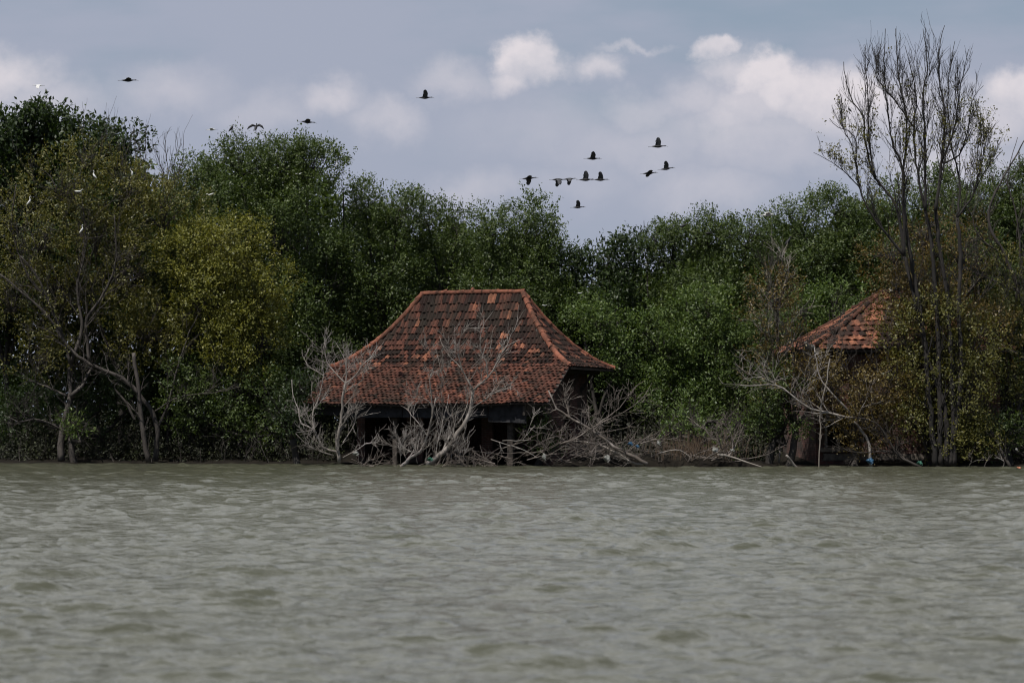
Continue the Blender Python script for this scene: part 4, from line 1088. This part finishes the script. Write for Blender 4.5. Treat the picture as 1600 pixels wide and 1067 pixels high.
B('ibis', 'dark ibis of the trio with wings half spread, lower left', GI, 1014, 271, 80, .98, 1, (16, -20), -22, 4, flap=12)
B('ibis', 'dark ibis of the trio climbing with raised wings', GI, 1041, 264, 80, .92, 1, (62, 34), 6, 6, flap=0)
B('ibis', 'lowest dark ibis in the sky, wings in a narrow v', GI, 903, 324, 84, .85, 1, (64, 88), 4, 1, flap=4)
B('egret', 'white egret flying at the upper left corner with lowered wing', GE, 60, 134, 80, .66, -1, (14, -45), -16, 0, white=True)
B('egret', 'white egret landing on the left top of the tallest rounded tree', GE, 331, 203, 88, .72, -1, (20, 8), -20, -6, white=True)
B('egret', 'white egret with open wings landing on the skyline left of tall tree', GE, 1200, 336, 86.5, 1.05, -1, (26, 16), -34, -8, white=True)

def front(px, py, rad=.35, default=86):
    best = None
    for V in FR:
        t = V[:, 1]
        q = P(px, py, 86.0); k = t / 86.0
        dx = V[:, 0] - q[0] * k; dz = V[:, 2] - (CAMH + (q[2] - CAMH) * k)
        m = (np.abs(dx) < rad) & (np.abs(dz) < rad)
        if m.any():
            y = np.percentile(t[m], 6)
            if best is None or y < best: best = y
    return (best if best is not None else default)
FR = ALL_LEAVES
def perched(kind, label, group, px, py, scale, white=True, head=1, spread=False, lean=0, Y=None, name=None):
    Y = Y or front(px, py) - .3
    mb = MB(); mi = []
    # body, neck and head: one run from tail to crown
    run = [(-.20, -.10, .014), (-.15, -.05, .035), (-.07, .03, .062), (.0, .12, .072), (.04, .20, .055), (.05, .26, .030), (.02, .32, .022), (.0, .38, .020), (.02, .435, .020), (.05, .455, .026), (.08, .455, .018)]
    if not white: run = [(-.20, -.12, .014), (-.15, -.06, .04), (-.07, .03, .075), (.0, .11, .082), (.05, .18, .060), (.075, .23, .034), (.075, .28, .026), (.09, .315, .032), (.12, .32, .020)]
    mb.tube([(x, 0, z) for x, z, _ in run], [q for *_, q in run], 10); mi += [0] * len(mb.f)
    b0 = len(mb.f); hx, hz, _ = run[-1]
    mb.tube([(hx - .01, 0, hz), (hx + .06, 0, hz - .008), (hx + .12, 0, hz - (.02 if white else .05))], [.010, .006, .002], 6)
    for s in (-1, 1): mb.tube([(-.01, s*.02, .06), (.0, s*.022, -.06), (-.02, s*.022, -.20), (.03, s*.022, -.22)], [.012, .007, .007, .006], 5)
    mi += [1] * (len(mb.f) - b0)
    b0 = len(mb.f)
    for s in (-1, 1):      # folded or drying wings
        if spread: pts = [(.02, s*.05, .17), (-.02, s*.20, .22), (-.05, s*.38, .12), (-.08, s*.50, -.02)]; w = [.05, .075, .06, .015]
        else: pts = [(.03, s*.062, .17), (-.04, s*.070, .06), (-.12, s*.052, -.03), (-.20, s*.02, -.10)]; w = [.02, .045, .035, .008]
        mb.tube(pts, w, 6)
    mi += [2] * (len(mb.f) - b0)
    if white: mats = [M['white'], M['bill'], M['white']]
    else: mats = [M['black'], M['bill'], M['black']]
    o = mb.build(kind, None, None, smooth=True, mats=mats, midx=mi)
    o.location = tuple(P(px, py, Y)); o.scale = (scale * (.52 if white else .7),) * 3
    o.rotation_euler = (0, R(lean), 0 if head > 0 else math.pi)
    if spread: o.rotation_euler[2] = R(75)
    tag(o, label, 'bird', group); return o
GP = 'dark birds perched in the treetops'
perched('egret', 'white egret with long neck perched at far left among olive branches', GE, 46, 318, 1.05)
perched('egret', 'white egret perched just under the dark second crown', GE, 147, 277, 1.0, head=-1)
perched('egret', 'white egret hunched sideways in the olive tree, left of centre branches', GE, 121, 301, .95, head=1, lean=55)
perched('egret', 'lowest white egret, upright in the olive tree above the leaning limb', GE, 128, 362, 1.0)
perched('egret', 'white egret half hidden by leaves of the dark second crown', GE, 208, 272, .8, head=1, lean=-35)
perched('egret', 'white egret lying flat on a nest in the olive tree below twigs', GE, 331, 305, .85, head=-1, lean=75)
perched('egret', 'white egret at the right shoulder of the tallest rounded tree', GE, 526, 259, .7)
perched('egret', 'white egret sitting inside the tallest rounded tree', GE, 469, 273, .7, head=-1, lean=75)
perched('egret', 'small white egret in the trees right of the big roof hip', GE, 905, 459, .55, head=1, lean=60)
perched('egret', 'small white egret just right of the big roof ridge end', GE, 849, 478, .55, head=1, lean=70)
perched('cormorant', 'dark bird perched upright on top of the tallest rounded tree', GP, 362, 203, .85, white=False, Y=90)
perched('cormorant', 'dark bird drying spread wings on top of the tallest rounded tree', GP, 400, 202, .95, white=False, spread=True, Y=89.5)
perched('cormorant', 'dark bird perched on leaves right of the small dead treetop', GP, 1067, 355, .85, white=False, lean=30)
perched('cormorant', 'dark bird sitting beside the small dead treetop', GP, 1023, 377, .75, white=False, head=-1)
perched('cormorant', 'dark bird perched among leaves just left of the second crown', GP, 1232, 380, 1.1, white=False)
perched('cormorant', 'dark bird half hidden below the skyline in the broad green mangrove', GP, 1106, 366, .8, white=False, lean=50)
perched('dove', 'small brown bird perched on an outer branch of the tall bare tree', GP, 1327, 173, .55, white=False, head=-1, Y=80.9)

# ================================================================== SKY AND LIGHT
SUN_EL, SUN_AZ = R(60), R(-38)   # azimuth: 0 = behind the camera, minus = from the left
sdir = np.array([math.sin(SUN_AZ) * math.cos(SUN_EL), -math.cos(SUN_AZ) * math.cos(SUN_EL), math.sin(SUN_EL)])
sun = bpy.data.lights.new('sun', 'SUN'); sun.energy = 4.8; sun.angle = R(.53); sun.color = (1, .955, .90)
so = bpy.data.objects.new('sun', sun); COL.objects.link(so)
so.rotation_euler = Vector(sdir).to_track_quat('Z', 'Y').to_euler(); so.location = (0, -30, 60)

w = bpy.data.worlds.new('World'); sc.world = w; w.use_nodes = True
nt = w.node_tree; nt.nodes.clear()
out = nt.nodes.new('ShaderNodeOutputWorld'); bg = nt.nodes.new('ShaderNodeBackground'); nt.links.new(bg.outputs[0], out.inputs[0])
sky = N(nt, 'ShaderNodeTexSky', sky_type='NISHITA'); sky.sun_disc = False; sky.sun_elevation = SUN_EL
sky.sun_rotation = math.atan2(sdir[0], sdir[1]); sky.air_density = 1.2; sky.dust_density = 2.0
tc = N(nt, 'ShaderNodeTexCoord'); G = tc.outputs['Generated']
sp = N(nt, 'ShaderNodeSeparateXYZ'); nt.links.new(G, sp.inputs[0])
ay = math_(nt, 'MAXIMUM', math_(nt, 'ABSOLUTE', sp.outputs[1]), .12)
U = math_(nt, 'DIVIDE', sp.outputs[0], ay); Vv = math_(nt, 'DIVIDE', sp.outputs[2], ay)
cb = N(nt, 'ShaderNodeCombineXYZ'); nt.links.new(U, cb.inputs[0]); nt.links.new(Vv, cb.inputs[1])
uv0 = cb.outputs[0]
def wnoise(scale, detail, rough, vec, off=0):
    m = N(nt, 'ShaderNodeMapping'); m.inputs['Location'].default_value = (off, off * .7, off * .3); nt.links.new(vec, m.inputs[0])
    n = N(nt, 'ShaderNodeTexNoise'); n.inputs['Scale'].default_value = scale; n.inputs['Detail'].default_value = detail; n.inputs['Roughness'].default_value = rough
    nt.links.new(m.outputs[0], n.inputs['Vector']); return n
d1_ = wnoise(42, 8, .62, uv0)
sub_ = N(nt, 'ShaderNodeVectorMath', operation='SUBTRACT'); nt.links.new(d1_.outputs['Color'], sub_.inputs[0]); sub_.inputs[1].default_value = (.5, .5, .5)
scl = N(nt, 'ShaderNodeVectorMath', operation='SCALE'); nt.links.new(sub_.outputs[0], scl.inputs[0]); scl.inputs['Scale'].default_value = .026
add = N(nt, 'ShaderNodeVectorMath', operation='ADD'); nt.links.new(uv0, add.inputs[0]); nt.links.new(scl.outputs[0], add.inputs[1])
uv = add.outputs[0]
# cumulus heads: (px, py, rx, ry, strength) measured as directions from the place
PUFF = [(822, 98, 52, 42, .95), (852, 118, 40, 30, .7), (790, 128, 40, 28, .7), (932, 106, 40, 27, .75), (705, 132, 62, 38, .40), (1116, 82, 34, 24, .85), (1150, 120, 50, 36, .7),
        (1205, 128, 66, 46, 1.0), (1255, 150, 75, 48, .95), (1180, 170, 90, 50, .6), (1090, 160, 70, 42, .5), (1010, 180, 75, 42, .38), (1310, 165, 95, 66, .95), (1400, 185, 110, 65, .6), (1180, 215, 170, 60, .42), (1000, 235, 150, 55, .30), (1130, 190, 60, 50, .6),
        (1600, 150, 75, 48, .95), (1550, 190, 80, 60, .6), (10, 125, 80, 48, .8), (70, 165, 90, 50, .45), (260, 150, 100, 48, .34), (515, 160, 58, 34, .55), (600, 192, 62, 40, .42),
        (400, 185, 90, 46, .28), (985, 71, 62, 9, .42), (1110, 300, 110, 50, .35), (745, 302, 80, 36, .30), (900, 290, 100, 40, .18), (1480, 260, 120, 70, .5), (1240, 240, 200, 50, .3), (860, 210, 160, 60, .18)]
dens = None
for (px, py, rx, ry, st) in PUFF:
    cx, cy = (px - 800) / FPX, (HOR - py) / FPX
    s1 = N(nt, 'ShaderNodeVectorMath', operation='SUBTRACT'); nt.links.new(uv, s1.inputs[0]); s1.inputs[1].default_value = (cx, cy, 0)
    s2 = N(nt, 'ShaderNodeVectorMath', operation='MULTIPLY'); nt.links.new(s1.outputs[0], s2.inputs[0]); s2.inputs[1].default_value = (FPX / rx, FPX / ry, 0)
    ln = N(nt, 'ShaderNodeVectorMath', operation='LENGTH'); nt.links.new(s2.outputs[0], ln.inputs[0])
    # crisp crown, soft base
    spy = N(nt, 'ShaderNodeSeparateXYZ'); nt.links.new(s2.outputs[0], spy.inputs[0])
    low = N(nt, 'ShaderNodeMapRange', interpolation_type='SMOOTHSTEP'); nt.links.new(spy.outputs[1], low.inputs[0])
    low.inputs[1].default_value = -1.5; low.inputs[2].default_value = .35
    mr = N(nt, 'ShaderNodeMapRange', interpolation_type='SMOOTHSTEP'); nt.links.new(ln.outputs['Value'], mr.inputs[0])
    mr.inputs[1].default_value = 1.28 if st > .8 else 1.5; mr.inputs[2].default_value = .55 if st > .8 else .2
    v = math_(nt, 'MULTIPLY', math_(nt, 'MULTIPLY', mr.outputs[0], low.outputs[0]), st)
    dens = v if dens is None else math_(nt, 'MAXIMUM', dens, v)
fine = wnoise(60, 5, .6, uv0, 3.1).outputs['Fac']
dens = math_(nt, 'MULTIPLY', dens, math_(nt, 'ADD', math_(nt, 'MULTIPLY', fine, 1.0), .47), clamp=True)
# thin veil over the whole dome
veil = wnoise(2.2, 5, .6, G, 1.3).outputs['Fac']
band = N(nt, 'ShaderNodeMapping'); band.inputs['Scale'].default_value = (5, 16, 1); nt.links.new(uv0, band.inputs[0])
vb = wnoise(1.0, 5, .55, band.outputs[0], 2).outputs['Fac']
vfac = N(nt, 'ShaderNodeMapRange', interpolation_type='SMOOTHSTEP'); nt.links.new(vb, vfac.inputs[0]); vfac.inputs[1].default_value = .32; vfac.inputs[2].default_value = .56
K = 1.0
skyc = mixc(nt, 1.0, sky.outputs[0], (.30, .30, .30), 'MULTIPLY')
skyc = mixc(nt, .75, skyc, (3.45, 4.3, 5.5))
veilc = mixc(nt, math_(nt, 'MULTIPLY', veil, .5), (3.75, 4.1, 5.15), (4.1, 4.15, 5.05))
c0 = mixc(nt, math_(nt, 'MULTIPLY', vfac.outputs[0], .85), skyc, veilc)
cloudc = (7.4, 6.95, 7.3)
c1 = mixc(nt, dens, c0, cloudc)
upf = N(nt, 'ShaderNodeMapRange', interpolation_type='SMOOTHSTEP'); nt.links.new(sp.outputs[2], upf.inputs[0]); upf.inputs[1].default_value = .175; upf.inputs[2].default_value = .26
c1 = mixc(nt, upf.outputs[0], c1, mixc(nt, veil, (7.2, 7.5, 7.9), (9.2, 9.2, 9.1)))  # bright band above the view, added so the water reflects more light
bk = N(nt, 'ShaderNodeMapRange', interpolation_type='SMOOTHSTEP'); nt.links.new(sp.outputs[1], bk.inputs[0]); bk.inputs[1].default_value = .25; bk.inputs[2].default_value = -.35
c1 = mixc(nt, bk.outputs[0], c1, mixc(nt, veil, (1.5, 2.1, 3.3), (2.6, 3.0, 3.9)))  # unseen sky behind the camera dimmed to deepen the shadows
zf = N(nt, 'ShaderNodeMapRange', interpolation_type='SMOOTHSTEP'); nt.links.new(sp.outputs[2], zf.inputs[0]); zf.inputs[1].default_value = .45; zf.inputs[2].default_value = .80
c1 = mixc(nt, zf.outputs[0], c1, mixc(nt, veil, (1.5, 2.1, 3.2), (2.8, 3.1, 3.8)))  # unseen zenith dimmed as well, to cut the fill light
nt.links.new(c1, bg.inputs[0]); bg.inputs[1].default_value = .10

# ================================================================== RENDER
sc.view_settings.view_transform = 'Standard'; sc.view_settings.look = 'None'; sc.view_settings.exposure = 0; sc.view_settings.gamma = 1
cy = sc.cycles
sc.render.engine = 'CYCLES'
cy.max_bounces = 5; cy.diffuse_bounces = 2; cy.glossy_bounces = 3; cy.transmission_bounces = 2; cy.transparent_max_bounces = 4
sc.render.filter_size = 1.1; cy.pixel_filter_type = 'BLACKMAN_HARRIS'; cy.filter_width = 1.1; cy.use_denoising = True; cy.caustics_reflective = False; cy.caustics_refractive = False
cy.sample_clamp_indirect = 4
print('leaf quads', LEAFTOT[0])
